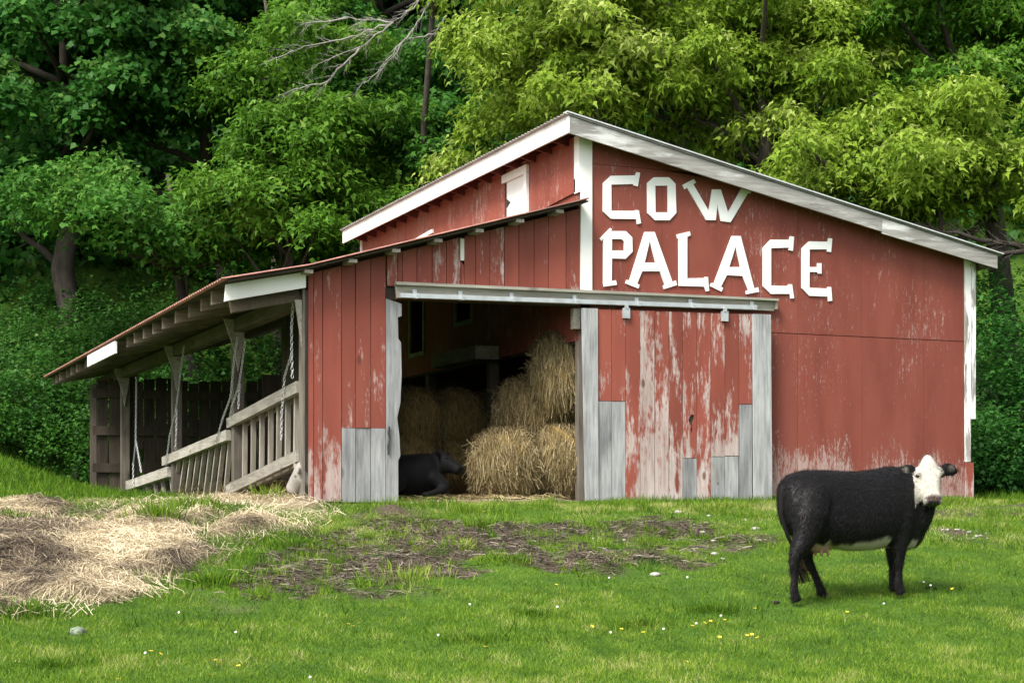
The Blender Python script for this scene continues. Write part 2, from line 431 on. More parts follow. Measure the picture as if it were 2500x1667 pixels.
grass_object('short_grass', 'short green grass covering the sloping meadow', X, Y, hg, .006 + .006 * RNG.random(len(X)), tone, .6)
X, Y, d = sample_ground(60000, 24, 44, 1.0)
k = (X < -5.2) | (X > 7.5); X, Y, d = X[k], Y[k], d[k]
grass_object('hill_grass', 'rough grass rising beside and behind the barn', X, Y, .10 + .14 * RNG.random(len(X)), .018 + .012 * RNG.random(len(X)), np.clip(.22 + .4 * (fbm(X, Y, .4, 3) - .3) + RNG.normal(size=len(X)) * .14, 0, 1), .5)

X, Y, d = sample_ground(90000, 14, 25, 1.0); S_, D_ = masks(X, Y); cl = fbm(X + 3, Y + 60, 2.6, 3)
near = np.clip(sstep(6.5, 4.5, -Y) + sstep(.05, .3, S_) , 0, 1); k = (cl > .60 - .06 * near) & (RNG.random(len(X)) < .15 + .85 * near); X, Y, cl = X[k], Y[k], cl[k]
grass_object('rough_grass', 'rough uneven grass and weeds along the bank and straw', X, Y, .07 + .22 * np.clip(cl - .5, 0, 1) + .06 * RNG.random(len(X)), .008 + .008 * RNG.random(len(X)), np.clip(.34 + .9 * (fbm(X, Y + 20, .9, 3) - .5) + RNG.normal(size=len(X)) * .15, 0, 1), .45)
X, Y = DIRT[0].min(0)[0] + RNG.random(420) * np.ptp(DIRT[0][:, 0]), DIRT[0].min(0)[1] + RNG.random(420) * np.ptp(DIRT[0][:, 1])
k = poly_mask(X, Y, DIRT[0], .2, .3) > .4; X, Y = X[k], Y[k]; m_ = 46; q = np.repeat(np.arange(len(X)), m_); sz = (.05 + .10 * RNG.random(len(X)) ** 2)[q]
X, Y = X[q] + RNG.normal(size=len(q)) * sz * .6, Y[q] + RNG.normal(size=len(q)) * sz * .6; Z = height(X, Y); nq = len(X)
B = np.stack([X, Y, Z - .01], -1); L = RNG.normal(size=(nq, 3)) * .55; L[:, 2] = 1; T_ = B + unit(L) * (sz * (.4 + 1.0 * RNG.random(nq)))[:, None]; sd2 = unit(np.cross(T_ - B, rdir(nq))) * (.004 + .005 * RNG.random(nq))[:, None]
tag(obj('sprouting_weeds', template_mesh('sprouting_weeds', np.stack([B - sd2, B + sd2, T_], 1), None, [(0, 1, 2)], np.clip((.25 + .5 * RNG.random(len(sz) // m_))[q] + RNG.normal(size=nq) * .1, 0, 1)), M['grass']), 'small weeds sprouting all over the muddy bank', 'weeds', kind='stuff')
X = RNG.random(9000) * 11.2 - 4.15; Y = -.04 - np.abs(RNG.normal(size=9000)) * .09 - np.where((X > -.05) & (X < 3.4), .17, .02)
k = ((X < -2.95) | (X > -.05)) & (fbm(X, Y * 0 + 3, 1.7, 3) > RNG.random(9000) * .9); X, Y = X[k], Y[k]
grass_object('wall_fringe_grass', 'uneven grass and weeds growing along the foot of the barn wall', X, Y, .05 + .16 * fbm(X, Y * 0, 2.6, 3) * RNG.random(len(X)), .007 + .007 * RNG.random(len(X)), np.clip(.42 + RNG.normal(size=len(X)) * .18, 0, 1), .4)
# taller tufts
def tuft(name, px, py, label, n=260, rad=.22, h=.30, w=.010, tone=.3, flat=.5):
    c = ground_at(px, py); a, r = RNG.random(n) * 6.283, np.abs(RNG.normal(size=n)) * rad * .6
    X, Y = c.x + np.cos(a) * r * 1.5, c.y + np.sin(a) * r
    Z = height(X, Y); out = np.stack([np.cos(a), np.sin(a), np.zeros(n)], -1)
    hh = h * .72 * (.35 + .85 * RNG.random(n)); B = np.stack([X, Y, Z - .02], -1)
    up = np.array([0, 0, 1.])
    P1 = B + (up * .6 + out * .12 + RNG.normal(size=(n, 3)) * .07) * hh[:, None]
    P2 = P1 + (up * .42 + out * flat * .5 + RNG.normal(size=(n, 3)) * .12) * hh[:, None]
    S = unit(np.cross(P2 - B, rdir(n))); wd = w * (.6 + .8 * RNG.random(n))
    W = np.stack([wd, wd * .8, wd * .12], -1)
    e = empty(name, c, label, 'grass tuft')
    o = obj('blades', ribbons('blades', np.stack([B, P1, P2], 1), W, S, np.clip(tone + .14 + RNG.normal(size=n) * .15, 0, 1)), M['grass'], e)
    o['kind'] = 'stuff'; return e
tuft('grass_tuft', 380, 1296, 'tall dense grass tuft beside the straw heap below the hanging racks', 380, .34, .30, .014, .36)
tuft('grass_tuft', 455, 1262, 'broad bright grass clump in front of the lowest hanging rack', 420, .36, .26, .013, .42)
tuft('grass_tuft', 520, 1254, 'dark leafy grass clump under the middle hanging rack', 320, .30, .24, .013, .22)
tuft('grass_tuft', 655, 1226, 'upright bright grass tuft under the upper end of the tilted rack', 200, .15, .30, .013, .55)
tuft('grass_tuft', 795, 1224, 'dense dark green weed at the foot of the grey patched boards', 620, .26, .20, .016, .16)
tuft('grass_tuft', 1140, 1252, 'tall light green grass tuft in front of the lying black cow', 260, .30, .22, .012, .5)
tuft('grass_tuft', 1180, 1290, 'weedy green clump at the top of the muddy bank', 300, .22, .22, .016, .34)
tuft('grass_tuft', 1255, 1368, 'small rounded green weed in the middle of the muddy bank', 300, .16, .15, .016, .22)
tuft('grass_tuft', 1122, 1342, 'spiky light green tuft growing in the mud', 160, .14, .18, .012, .6)
tuft('grass_tuft', 1745, 1492, 'dark grass tuft beside the white dandelion heads near the cow', 620, .36, .15, .010, .14)
tuft('grass_tuft', 1560, 1524, 'darker grass patch in the open lawn by the yellow flowers', 460, .30, .12, .010, .18)
tuft('grass_tuft', 1150, 1564, 'low dark patch of grass in the lower lawn', 420, .26, .11, .010, .14)
tuft('grass_tuft', 1300, 1500, 'small dark weed between two dandelion clocks', 300, .2, .10, .012, .10)
tuft('grass_tuft', 70, 1500, 'rounded dark green weed at the lower edge of the straw', 620, .34, .18, .012, .16)
tuft('grass_tuft', 520, 1425, 'broad leaved weed between straw heap and dark mud', 420, .3, .17, .018, .2)
tuft('grass_tuft', 720, 1335, 'leafy dark weed above the left end of the mud', 420, .34, .16, .018, .2)
tuft('grass_tuft', 130, 1628, 'wide dark grass patch in the lowest corner of the lawn', 620, .4, .11, .009, .12)
tuft('grass_tuft', 40, 1300, 'green grass growing between the two straw heaps', 460, .34, .20, .013, .28)
tuft('grass_tuft', 2330, 1230, 'bright grass along the foot of the barn corner behind the cow', 420, .34, .17, .012, .45)
tuft('grass_tuft', 1770, 1236, 'bright grass fringe under the right half of the sliding door', 460, .5, .14, .011, .55)
tuft('grass_tuft', 1000, 1415, 'fine pale weeds on the lower lip of the muddy bank', 320, .4, .22, .010, .62)

# ------------------------------------------------------------------ loose straw
M['straw'] = ribbon_mat('pale_straw', [(0, (.075, .058, .042)), (.25, (.21, .168, .12)), (.6, (.47, .385, .25)), (1, (.68, .59, .42))], .7, .15)
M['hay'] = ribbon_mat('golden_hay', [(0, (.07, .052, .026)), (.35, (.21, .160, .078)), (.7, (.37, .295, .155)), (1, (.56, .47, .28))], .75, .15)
def straw_layer(name, label, poly, n, ln=.24, w=.005, mat='straw', lift=.05, tone=.50):
    lo, hi = poly.min(0) - .3, poly.max(0) + .3
    X, Y = lo[0] + RNG.random(n) * (hi[0] - lo[0]), lo[1] + RNG.random(n) * (hi[1] - lo[1])
    k = poly_mask(X, Y, poly, .15, .25) > RNG.random(n) * .9 + .05; X, Y = X[k], Y[k]; n = len(X)
    a = fbm(X, Y, .9, 2) * 12 + RNG.normal(size=n) * .7; L = ln * (.5 + RNG.random(n))
    dx, dy = np.cos(a) * L / 2, np.sin(a) * L / 2
    pts = []
    for t in (-1, 0, 1):
        x, y = X + dx * t + (0 if t else RNG.normal(size=n) * .03), Y + dy * t
        z = height(x, y) + .008 + RNG.random(n) * lift * (1.3 if t == 0 else .8)
        pts.append(np.stack([x, y, z], -1))
    S = unit(np.cross(pts[2] - pts[0], unit(np.array([0, 0, 1.]) + RNG.normal(size=(n, 3)) * .5)))
    tn = np.clip(tone + (fbm(X, Y, 1.1, 3) - .5) * 2.2 + RNG.normal(size=n) * .17, 0, 1)
    o = obj(name, ribbons(name, np.stack(pts, 1), np.full((n, 3), w) * (.6 + .8 * RNG.random((n, 1))), S, tn), M[mat])
    return tag(o, label, 'straw', kind='stuff')
straw_layer('straw_heap', 'large heap of pale loose straw on the grass', STRAW[0], 56000)
straw_layer('straw_heap', 'smaller mound of grey straw beyond the large heap', STRAW[1], 9000)
straw_layer('loose_straw', 'pale straw patch below the tilted rack', STRAW[2], 4500)
straw_layer('loose_straw', 'thin straw strip beside the tall grass tuft', STRAW[3], 2200)
straw_layer('loose_straw', 'straw scattered along the foot of the hanging racks', STRAW[4], 6500)
straw_layer('loose_straw', 'little arc of dry straw on the mud', STRAW[5], 420, .2, .006, 'straw', .03, .3)
straw_layer('barn_litter', 'hay litter spread over the barn floor in the doorway', STRAW[6], 14000, .26, .008, 'hay', .06, .6)
straw_layer('feed_hay', 'hay lying behind the hanging racks inside the open shed', STRAW[7], 9000, .3, .010, 'hay', .22, .35)
SC = world_poly([(-60, 1240), (330, 1228), (760, 1224), (830, 1262), (700, 1310), (560, 1380), (430, 1440), (200, 1505), (-60, 1520)])
straw_layer('scattered_straw', 'thin scatter of pale straw in the grass around the heaps', SC, 9000, .2, .006, 'straw', .09, .55)
# dry stems and clods in the mud
M['mud_straw'] = ribbon_mat('muddy_stems', [(0, (.03, .023, .018)), (.5, (.11, .088, .068)), (1, (.38, .33, .26))], .9, .0)
lo, hi = DIRT[0].min(0), DIRT[0].max(0); n = 60000
X, Y = lo[0] + RNG.random(n) * (hi[0] - lo[0]), lo[1] + RNG.random(n) * (hi[1] - lo[1])
S_, D_ = masks(X, Y); k = D_ > RNG.random(n) * 2.2 + .1; X, Y = X[k], Y[k]; n = len(X)
B = np.stack([X, Y, height(X, Y)], -1); a = RNG.random(n) * 6.28; L = .05 + .12 * RNG.random(n)
dv = np.stack([np.cos(a) * L, np.sin(a) * L, RNG.random(n) * .05], -1)
tag(obj('muddy_litter', ribbons('muddy_litter', np.stack([B - dv * [1, 1, 0] / 2, B + [0, 0, .03], B + dv], 1), np.full((n, 3), .006) * (.5 + RNG.random((n, 1))), unit(np.cross(dv, rdir(n))), np.clip(RNG.normal(size=n) * .25 + .38, 0, 1)), M['mud_straw']), 'brown stems and trampled litter on the muddy bank', 'litter', kind='stuff')

# ------------------------------------------------------------------ the barn
barn = empty('barn', (1.5, 4, 0), 'red wooden barn with white lettering, sliding door and open lean-to', 'barn')
def part(name, mb, mat, parent=barn, label=None, smooth=False):
    o = mb.build(name, M[mat] if isinstance(mat, str) else mat, parent, smooth)
    if label: o['label'] = label
    return o
J = lambda s=.004: random.uniform(-s, s)
# lines of the building
RX0, RZ0, RX1, RZ1 = -.33, 5.555, 7.36, 3.985                 # top of the main roof: high (left) and low (right) eave
def main_roof(x): return RZ0 + (x - RX0) * (RZ1 - RZ0) / (RX1 - RX0)
def lean_roof(x):                                             # top of the lean-to roof, with its kick at the eave
    return 4.365 + x * (4.365 - 3.165) / 4.19 if x > -4.19 else 3.165 + (x + 4.19) * (3.165 - 2.925) / 1.16
WX = 7.08; BY = 10.5; LX = -4.165; EX = -5.35; LY = 18.4

# -- lettered front wall: painted panels in columns and rows
cols = [.16] + [.16 + 1.19 * i for i in range(1, 6)] + [WX - .17]
for i in range(len(cols) - 1):
    a, b_ = cols[i] + .002, cols[i + 1] - .002
    top = lambda x: main_roof(x) - .13
    rows = [(0.06 if a > 3 else 3.0, 2.575), (2.585, 5.0)]
    if a < 3.1: rows[0] = (.0, 2.575)
    yo = J(.003)
    part('wall_panel', MB().prism([(a, .06), (b_, .06), (b_, 2.575), (a, 2.575)], 0 + yo, .03 + yo, XZ), 'red_panel')
    z_hi = [min(top(a), 4.93), min(top(b_), 4.93)]
    part('wall_panel', MB().prism([(a, 2.583), (b_, 2.583), (b_, z_hi[1]), (a, z_hi[0])], -.006 + yo, .03 + yo, XZ), 'red_panel')
    if top(a) > 4.95:
        pts = [(a, 4.937), (min(b_, RX0 + (4.937 + .13 - RZ0) / ((RZ1 - RZ0) / (RX1 - RX0))), 4.937)]
        if top(b_) > 4.94: pts = [(a, 4.937), (b_, 4.937), (b_, top(b_))]
        part('wall_panel', MB().prism(pts + [(a, top(a))], 0 + yo, .03 + yo, XZ), 'red_panel')
part('foundation', MB().box((3.35, .03, -.35), (WX - .03, .22, .055)), 'concrete')
# corner post boards
part('corner_board', MB().box((-.005, -.035, 3.02), (.178, -.004, main_roof(.1) - .16)), 'white_trim', label='wide white corner board beside the letters')
part('corner_board', MB().box((-.035, -.03, 4.5), (-.006, .14, main_roof(0) - .15)), 'white_trim')
part('corner_board', MB().prism([(6.915, .62), (7.01, .62), (7.03, main_roof(7.0) - .14), (6.90, main_roof(6.9) - .14)], -.035, -.004, XZ), 'peeling_trim', label='peeling half grey corner board')
part('corner_board', MB().prism([(7.035, 1.32), (7.11, 1.32), (7.115, main_roof(7.1) - .14), (7.035, main_roof(7.03) - .14)], -.04, .05, XZ), 'peeling_trim', label='white edge board of the far corner')
part('corner_board', MB().box((6.915, -.028, .02), (7.08, -.004, .61)), 'red_board')
# hidden sides of the main building
part('side_wall', MB().box((WX - .03, .035, .0), (WX, BY, main_roof(WX) - .14)), 'red_side')
part('rear_wall', MB().prism([(.02, 0), (WX - .04, 0), (WX - .04, main_roof(WX) - .16), (.02, main_roof(.02) - .16)], BY, BY + .03, XZ), 'red_side')
# upper left wall, above and inside the lean-to
z0 = 2.34
ledges = [0.05, 1.25, 1.9, 2.87, 4.1, 5.3, 6.5, 7.7, 8.9, BY - .08]
for i in range(len(ledges) - 1):
    a, b_ = ledges[i] + .003, ledges[i + 1] - .003
    zt = main_roof(0) - .135
    if i == 2:   # the hatch column
        part('wall_panel', MB().prism([(a, z0), (b_, z0), (b_, 4.45), (a, 4.45)], .0, .03, YZ), 'red_side')
        part('wall_panel', MB().prism([(a, 5.235), (b_, 5.235), (b_, zt), (a, zt)], .0, .03, YZ), 'red_side')
    elif i in (4, 6):  # window openings seen from inside the shed
        part('wall_panel', MB().prism([(a, z0), (b_, z0), (b_, zt), (a, zt)], 0, .03, YZ, [[(a + .25, 2.75 + .35 * (i == 4)), (a + .95, 2.75 + .35 * (i == 4)), (a + .95, 3.9), (a + .25, 3.9)]]), 'red_side')
        fr = MB(); y0, y1, q0 = a + .25, a + .95, 2.75 + .35 * (i == 4)
        fr.box((-.03, y0 - .08, q0 - .08), (-.003, y1 + .08, q0 - .005)).box((-.03, y0 - .08, q0), (-.003, y0 - .004, 3.95)).box((-.03, y1 + .004, q0), (-.003, y1 + .08, 3.95))
        part('window_frame', fr, 'rail_wood')
    else:
        part('wall_panel', MB().prism([(a, z0), (b_, z0), (b_, zt), (a, zt)], J(.003), .03, YZ), 'red_side')
part('corner_board', MB().box((-.03, BY - .075, 3.5), (-.002, BY + .03, main_roof(0) - .16)), 'white_trim')
part('wall_sill', MB().box((.035, .1, z0 - .04), (.16, BY - .1, z0 + .16)), 'dark_wood')
for y in (.6, 3.6, 6.6, 9.6):
    part('post', MB().box((.04, y, -.05), (.2, y + .16, z0 - .042)), 'post_wood')
part('shelf_box', MB().box((-.42, 3.1, 2.30), (-.01, 5.2, 2.52)), 'rail_wood')
# white hatch
hatch = part('hatch', MB().box((-.012, 1.93, 4.46), (.0, 2.76, 5.13)), 'white_trim', label='small white hatch high in the side wall')
part('frame', MB().bar((-.03, 1.87, 5.20), (-.03, 2.88, 5.20), .05, .13), 'white_trim', hatch)
part('frame', MB().bar((-.03, 1.92, 4.45), (-.03, 1.92, 5.13), .10, .05, (1, 0, 0)), 'white_trim', hatch)
part('hinge', MB().prism([(2.74, 4.72), (2.74, 4.86), (2.60, 4.79)], -.02, -.013, YZ), 'iron', hatch)
part('vent_head', MB().bar((-.025, 6.2, 4.87), (-.025, 7.1, 4.83), .04, .07), 'white_trim')
part('flashing', MB().prism([(.1, 4.52), (1.3, 4.46), (1.3, 4.50), (.1, 4.72)], -.035, -.031, YZ), 'red_board')

# -- main roof
def corrugated(name, prof, y0, y1, pitch, amp, thick, mat, parent, along='y'):
    ny = int((y1 - y0) / pitch * 6); v = []; f = []
    for s in (0, 1):
        for j in range(ny + 1):
            y = y0 + (y1 - y0) * j / ny; w = amp * math.sin(2 * math.pi * (y - y0) / pitch)
            for (x, z) in prof: v.append((x, y, z + w - s * thick))
    k = len(prof); h = (ny + 1) * k
    for s in (0, 1):
        for j in range(ny):
            for i in range(k - 1):
                a = s * h + j * k + i; q = (a, a + 1, a + k + 1, a + k); f.append(q if not s else q[::-1])
    for j in range(ny):
        for i in (0, k - 1): a = j * k + i; f.append((a, a + k, a + k + h, a + h))
    for j in (0, ny):
        for i in range(k - 1): a = j * k + i; f.append((a, a + 1, a + 1 + h, a + h))
    me = mesh_of(name, v, f); outward(me); return obj(name, me, mat, parent, True)
roof = corrugated('roof', [(RX0 - .05, main_roof(RX0 - .05)), (3.5, main_roof(3.5)), (RX1 + .06, main_roof(RX1 + .06))], -.30, BY + .3, .12, .012, .012, M['roof_grey'], barn)
part('roof_deck', MB().prism([(RX0 + .03, main_roof(RX0 + .03) - .05), (RX1 - .03, main_roof(RX1 - .03) - .05), (RX1 - .03, main_roof(RX1 - .03) - .024), (RX0 + .03, main_roof(RX0 + .03) - .024)], -.245, BY + .25, XZ), 'red_inner', roof)
slope = (RZ1 - RZ0) / (RX1 - RX0)
for a, b_ in ((RX0 + .034, 5.1), (5.105, RX1 - .01)):          # rake boards
    part('fascia_board', MB().prism([(a, main_roof(a) - .265), (b_, main_roof(b_) - .235 - .0), (b_, main_roof(b_) - .022), (a, main_roof(a) - .022)], -.285, -.25, XZ), 'grey_fascia', roof, 'grey peeling rake board')
part('drip_edge', MB().prism([(RX0 - .03, main_roof(RX0 - .03) + .016), (RX1 + .09, main_roof(RX1 + .09) + .016), (RX1 + .09, main_roof(RX1 + .09) + .034), (RX0 - .03, main_roof(RX0 - .03) + .034)], -.325, -.18, XZ), 'drip', roof)
part('fascia_board', MB().box((RX0, -.285, RZ0 - .27), (RX0 + .03, BY + .27, RZ0 - .022)), 'white_fascia', roof, 'white eave board on the high side')
part('fascia_board', MB().box((RX1 - .008, -.25, RZ1 - .20), (RX1 + .015, BY + .27, RZ1 - .03)), 'grey_fascia', roof)
y = -.22
while y < BY + .2:                                              # rafters of the main roof
    part('rafter', MB().prism([(RX0 + .035, main_roof(RX0 + .035) - .24), (RX1 - .05, main_roof(RX1 - .05) - .22), (RX1 - .05, main_roof(RX1 - .05) - .052), (RX0 + .035, main_roof(RX0 + .035) - .052)], y, y + .05, XZ), 'red_inner', roof)
    y += .61
# -- lean-to front wall boards
def pX(px, py=900, Y=0.0): return onY(px, py, Y).x
def rake_under(x): return lean_roof(x) - .10
upper = [908, 944.6, 971, 982.7, 1018, 1055, 1090, 1125, 1161, 1196, 1231.6, 1266.7, 1304, 1339, 1382, 1417]
HZ = lambda x: 2.985 + (x + 2.87) * .012                       # underside of the boards over the doorway
low = [752, 766, 788, 833.6, 868, 905, 941.5]
def board(a, b_, zb0, zb1, zt0, zt1, mat, y0=.0, y1=.026, parent=barn, name='siding_board', holes=(), lab=None):
    yo = J(.006)
    return part(name, MB().prism([(a + .005, zb0), (b_ - .005, zb1), (b_ - .005, zt1), (a + .005, zt0)], y0 + yo, y1 + yo, XZ, holes), mat, parent, lab)
for i in range(len(low) - 1):
    a, b_ = pX(low[i]), pX(low[i + 1])
    mid = onY(low[i], 1044, 0).z
    if i >= 3:
        board(a, b_, mid + J(), mid + J(), rake_under(a), rake_under(b_), 'red_board')
        board(a, b_, -.03, -.03, mid - .004, mid - .004, 'grey_wood', lab='grey replacement board')
    else:
        board(a, b_, -.02, -.02, rake_under(a), rake_under(b_), 'red_board')
for i in range(1, len(upper) - 1):
    a, b_ = pX(upper[i], 600), pX(upper[i + 1], 600); t = HZ(a)
    if upper[i] == 1125: # a split board with a gap at its top
        board(a, a + .05, t, t, rake_under(a) - .35, rake_under(a) - .40, 'red_board'); board(a + .05, b_, t, t, rake_under(a + .05), rake_under(b_), 'red_board')
        part('batten', MB().box((a - .01, -.012, rake_under(a) - .33), (a + .048, .03, rake_under(a) - .02)), 'white_trim')
    else: board(a, b_, t, t, rake_under(a), rake_under(b_), 'red_board')
part('corner_board', MB().box((LX - .03, -.03, -.03), (LX + .0, .17, lean_roof(LX) - .2)), 'post_wood')
part('corner_post', MB().box((LX + .01, .04, -.05), (LX + .17, .2, lean_roof(LX) - .3)), 'post_wood')
part('header_beam', MB().prism([(LX + .05, 2.78), (.02, 2.84), (.02, 3.02), (LX + .05, 2.97)], .045, .14, XZ), 'dark_wood')
# door frame: grey board with a broken edge
jag = [(0, -.03), (.175, -.03), (.175, .55), (.205, .62), (.19, .9), (.16, 1.15), (.205, 1.35), (.225, 1.75), (.215, 2.2), (.175, 2.25), (.17, 2.55), (.225, 2.57), (.225, 2.74), (0, 2.80)]
ax = pX(941.5)
part('jamb_board', MB().prism([(ax + .004 + u, z) for u, z in jag], -.02, .012, XZ), 'grey_wood', label='pale grey jamb board with a broken edge')
part('jamb_post', MB().box((ax + .02, .035, -.03), (ax + .15, .16, 2.76)), 'post_wood')
part('jamb_post', MB().box((.0, .04, -.03), (.14, .18, 2.82)), 'post_wood')
part('jamb_block', MB().box((-.11, -.01, 2.50), (-.004, .10, 2.80)), 'rail_wood')
# header board, cap and galvanised track
h0, h1 = onY(965, 697, -.06), onY(1890, 736, -.06); l0, l1 = onY(968, 727, -.06), onY(1888, 759, -.06)
hb = part('track_beam', MB().prism([(l0.x, l0.z), (l1.x, l1.z), (h1.x, h1.z), (h0.x, h0.z)], -.075, -.036, XZ), 'grey_x', label='grey weathered beam carrying the door track')
part('cap_board', MB().prism([(h0.x - .01, h0.z + .003), (h1.x + .03, h1.z + .003), (h1.x + .03, h1.z + .037), (h0.x - .01, h0.z + .045)], -.15, -.04, XZ), 'grey_x', hb)
part('end_block', MB().box((l1.x + .004, -.12, l1.z + .02), (l1.x + .045, -.04, h1.z - .002)), 'rail_wood', hb)
t0, t1 = onY(977, 721, -.16), onY(1847, 751, -.16)
tr_ = part('door_track', MB().bar(t0, t1, .05, .062), 'galv', label='galvanised steel door track')
for px in (1016, 1128, 1253, 1407, 1559, 1690, 1841):
    q = t0.lerp(t1, (onY(px, 740, -.16).x - t0.x) / (t1.x - t0.x))
    part('bracket', MB().box((q.x - .025, -.20, q.z - .038), (q.x + .025, -.09, q.z + .036)).box((q.x - .03, -.10, q.z + .037), (q.x + .03, -.078, q.z + .10)), 'galv', tr_)
part('header_strip', MB().prism([(-2.85, 2.80), (-.01, 2.865), (-.01, 2.93), (-2.85, 2.88)], -.03, .012, XZ), 'red_board')
# -- sliding door
DY = -.15
door = part('sliding_door', MB().box((.09, DY + .035, .1), (3.18, DY + .06, 2.72)), 'dark_wood', label='sliding door of red and bare grey boards')
def c5(x, y): p = onY(1380 + x * .3509, 700 + y * .3509, DY); return p.x, p.z
def dboard(x0, x1, y0, y1, mat, nm='board', holes=(), lab=None):
    q = [c5(x0 + 1.5, y1), c5(x1 - 1.5, y1), c5(x1 - 1.5, y0), c5(x0 + 1.5, y0)]; yo = J(.007)
    part(nm, MB().prism(q, DY + yo, DY + .028 + yo, XZ, holes), mat, door, lab)
dx = [224, 322, 420, 521, 621, 721, 818, 916, 1014, 1111, 1208, 1302]
for i in range(11):
    x0, x1 = dx[i], dx[i + 1]; yt = 158 + 3.2 * i; yb = 1512 + random.uniform(-4, 8)
    cut = {0: 794, 1: 796, 6: 1192, 8: 1181, 9: 1176, 10: 817}.get(i)
    hole = ()
    if i == 6: hole = [[c5(*p) for p in ((866, 905), (880, 888), (896, 890), (898, 918), (889, 945), (888, 1000), (880, 1026), (873, 1000), (874, 960), (858, 928))]]
    if cut:
        dboard(x0, x1, yt, cut - 2, 'red_door', holes=hole); dboard(x0 + (4 if i == 10 else 0), x1, cut + 2, yb, 'grey_wood', lab='bare grey patch board')
    else: dboard(x0, x1, yt, yb, 'red_door')
part('stile', MB().prism([c5(136, 1512), c5(226, 1512), c5(220, 152), c5(110, 150)], DY - .028, DY - .002, XZ), 'grey_wood', door, 'grey upright at the opening edge')
part('stile', MB().prism([c5(1306, 1506), c5(1434, 1504), c5(1424, 194), c5(1300, 190)], DY - .028, DY - .002, XZ), 'grey_wood', door, 'wide grey upright at the far edge')
part('straw_wisp', MB().bar((*[c5(1020, 1210)[0]], DY - .012, c5(1020, 1210)[1]), (c5(1055, 1360)[0], DY - .012, c5(1055, 1360)[1]), .03, .006, (0, 1, 0)), 'slat_wood', door)
for x, y in ((418, 178), (1102, 200)):
    q = c5(x, y); part('hanger', MB().box((q[0] - .055, DY - .05, q[1] - .09), (q[0] + .055, DY - .009, q[1] + .06)).box((q[0] - .025, DY - .06, q[1] + .05), (q[0] + .025, DY - .02, q[1] + .12)), 'galv', door)
# -- lean-to roof and open side
lroof = corrugated('lean_to_roof', [(-.02, lean_roof(-.02)), (-2.1, lean_roof(-2.1)), (-4.19, lean_roof(-4.19)), (EX - .03, lean_roof(EX - .03))][::-1], -.34, LY, .15, .014, .012, M['roof_metal'], barn)
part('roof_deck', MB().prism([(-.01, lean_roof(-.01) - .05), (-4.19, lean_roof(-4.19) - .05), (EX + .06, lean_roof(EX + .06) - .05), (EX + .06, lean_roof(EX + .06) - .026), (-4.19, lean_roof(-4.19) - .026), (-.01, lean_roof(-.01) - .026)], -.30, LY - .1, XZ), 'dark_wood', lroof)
for i in range(7):                                             # purlin ends under the front edge
    x = -.45 - .62 * i; part('purlin_end', MB().box((x - .07, -.29, lean_roof(x) - .112), (x + .05, .03, lean_roof(x) - .066)), 'rail_wood', lroof)
def rafter(y, mat, ex=EX + .10, hgt=.19, nm='rafter', lab=None):
    top = lambda x: lean_roof(x) - .055
    part(nm, MB().prism([(-.04, top(-.04) - hgt), (-.04, top(-.04)), (-4.19, top(-4.19)), (ex, top(ex)), (ex, top(ex) - hgt), (-4.19, top(-4.19) - hgt)], y, y + .05, XZ), mat, lroof, lab)
y = .75; k = 0
while y < LY - .2:
    rafter(y, 'rafter_wood', EX + .10 + random.uniform(-.03, .05)); y += .86 + random.uniform(-.05, .05); k += 1
part('fascia_board', MB().prism([(LX - .005, lean_roof(LX) - .285), (LX - .005, lean_roof(LX) - .07), (EX + .08, lean_roof(EX + .08) - .07), (EX + .06, lean_roof(EX + .06) - .29)], -.10, -.06, XZ), 'white_trim', lroof, 'white board under the front corner of the lean-to roof')
part('fascia_board', MB().bar((EX + .01, 8.3, lean_roof(EX) - .17), (EX + .01, 11.6, lean_roof(EX) - .17), .04, .22), 'white_trim', lroof, 'white board fixed along the rafter ends')
part('plate_beam', MB().box((LX - .03, .05, lean_roof(LX) - .50), (LX + .14, LY - .3, lean_roof(LX) - .29)), 'beam_wood')
part('front_plate', MB().bar((LX - 1.0, .1, lean_roof(LX - 1.0) - .37), (LX - .04, .1, lean_roof(LX) - .37), .1, .15), 'beam_wood')
zt = lean_roof(LX) - .505
for i, yy in enumerate((4.05, 8.95, 14.6)):
    part('post', MB().box((LX - .02, yy, -.1), (LX + .15, yy + .17, zt)), 'post_wood')
    part('gusset', MB().prism([(LX - .19, zt + .20), (LX + .16, zt + .20), (LX + .12, zt - .2), (LX + .04, zt - .62), (LX - .03, zt - .25)], yy - .05, yy - .006, XZ), 'rail_wood')
part('gusset', MB().prism([(LX - .13, zt + .06), (LX - .035, zt + .06), (LX - .035, zt - .58), (LX - .05, zt - .45)], .0, .04, XZ), 'rail_wood')
part('post', MB().box((LX + .19, 14.75, -.1), (LX + .36, 14.92, zt + .2)), 'dark_wood')
# plank wall closing the far end of the lean-to
x = LX - .38; k = 0; GY = 15.6
while x < 2.2:
    w = random.choice((.24, .26, .27, .3)); h = 2.68 + random.choice((-.25, -.02, .03, .05, .08)) * (1 if k else 0) + max(0, x + 2) * .05
    if k == 6: pass
    b0 = 1.15 if k == 3 else -.02
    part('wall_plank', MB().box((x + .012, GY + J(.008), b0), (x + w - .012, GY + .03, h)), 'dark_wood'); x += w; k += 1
for z in (2.38, 1.55, .72):
    part('wall_rail', MB().box((LX - .5, GY - .06, z - .1), (2.1, GY - .012, z + .1)), 'dark_wood')
x = 0
# rear return of the plank wall
for k in range(4): part('wall_plank', MB().box((LX - .40, GY + .05 + .25 * k, .05), (LX - .37, GY + .27 + .25 * k, 2.62 + J(.05))), 'dark_wood')

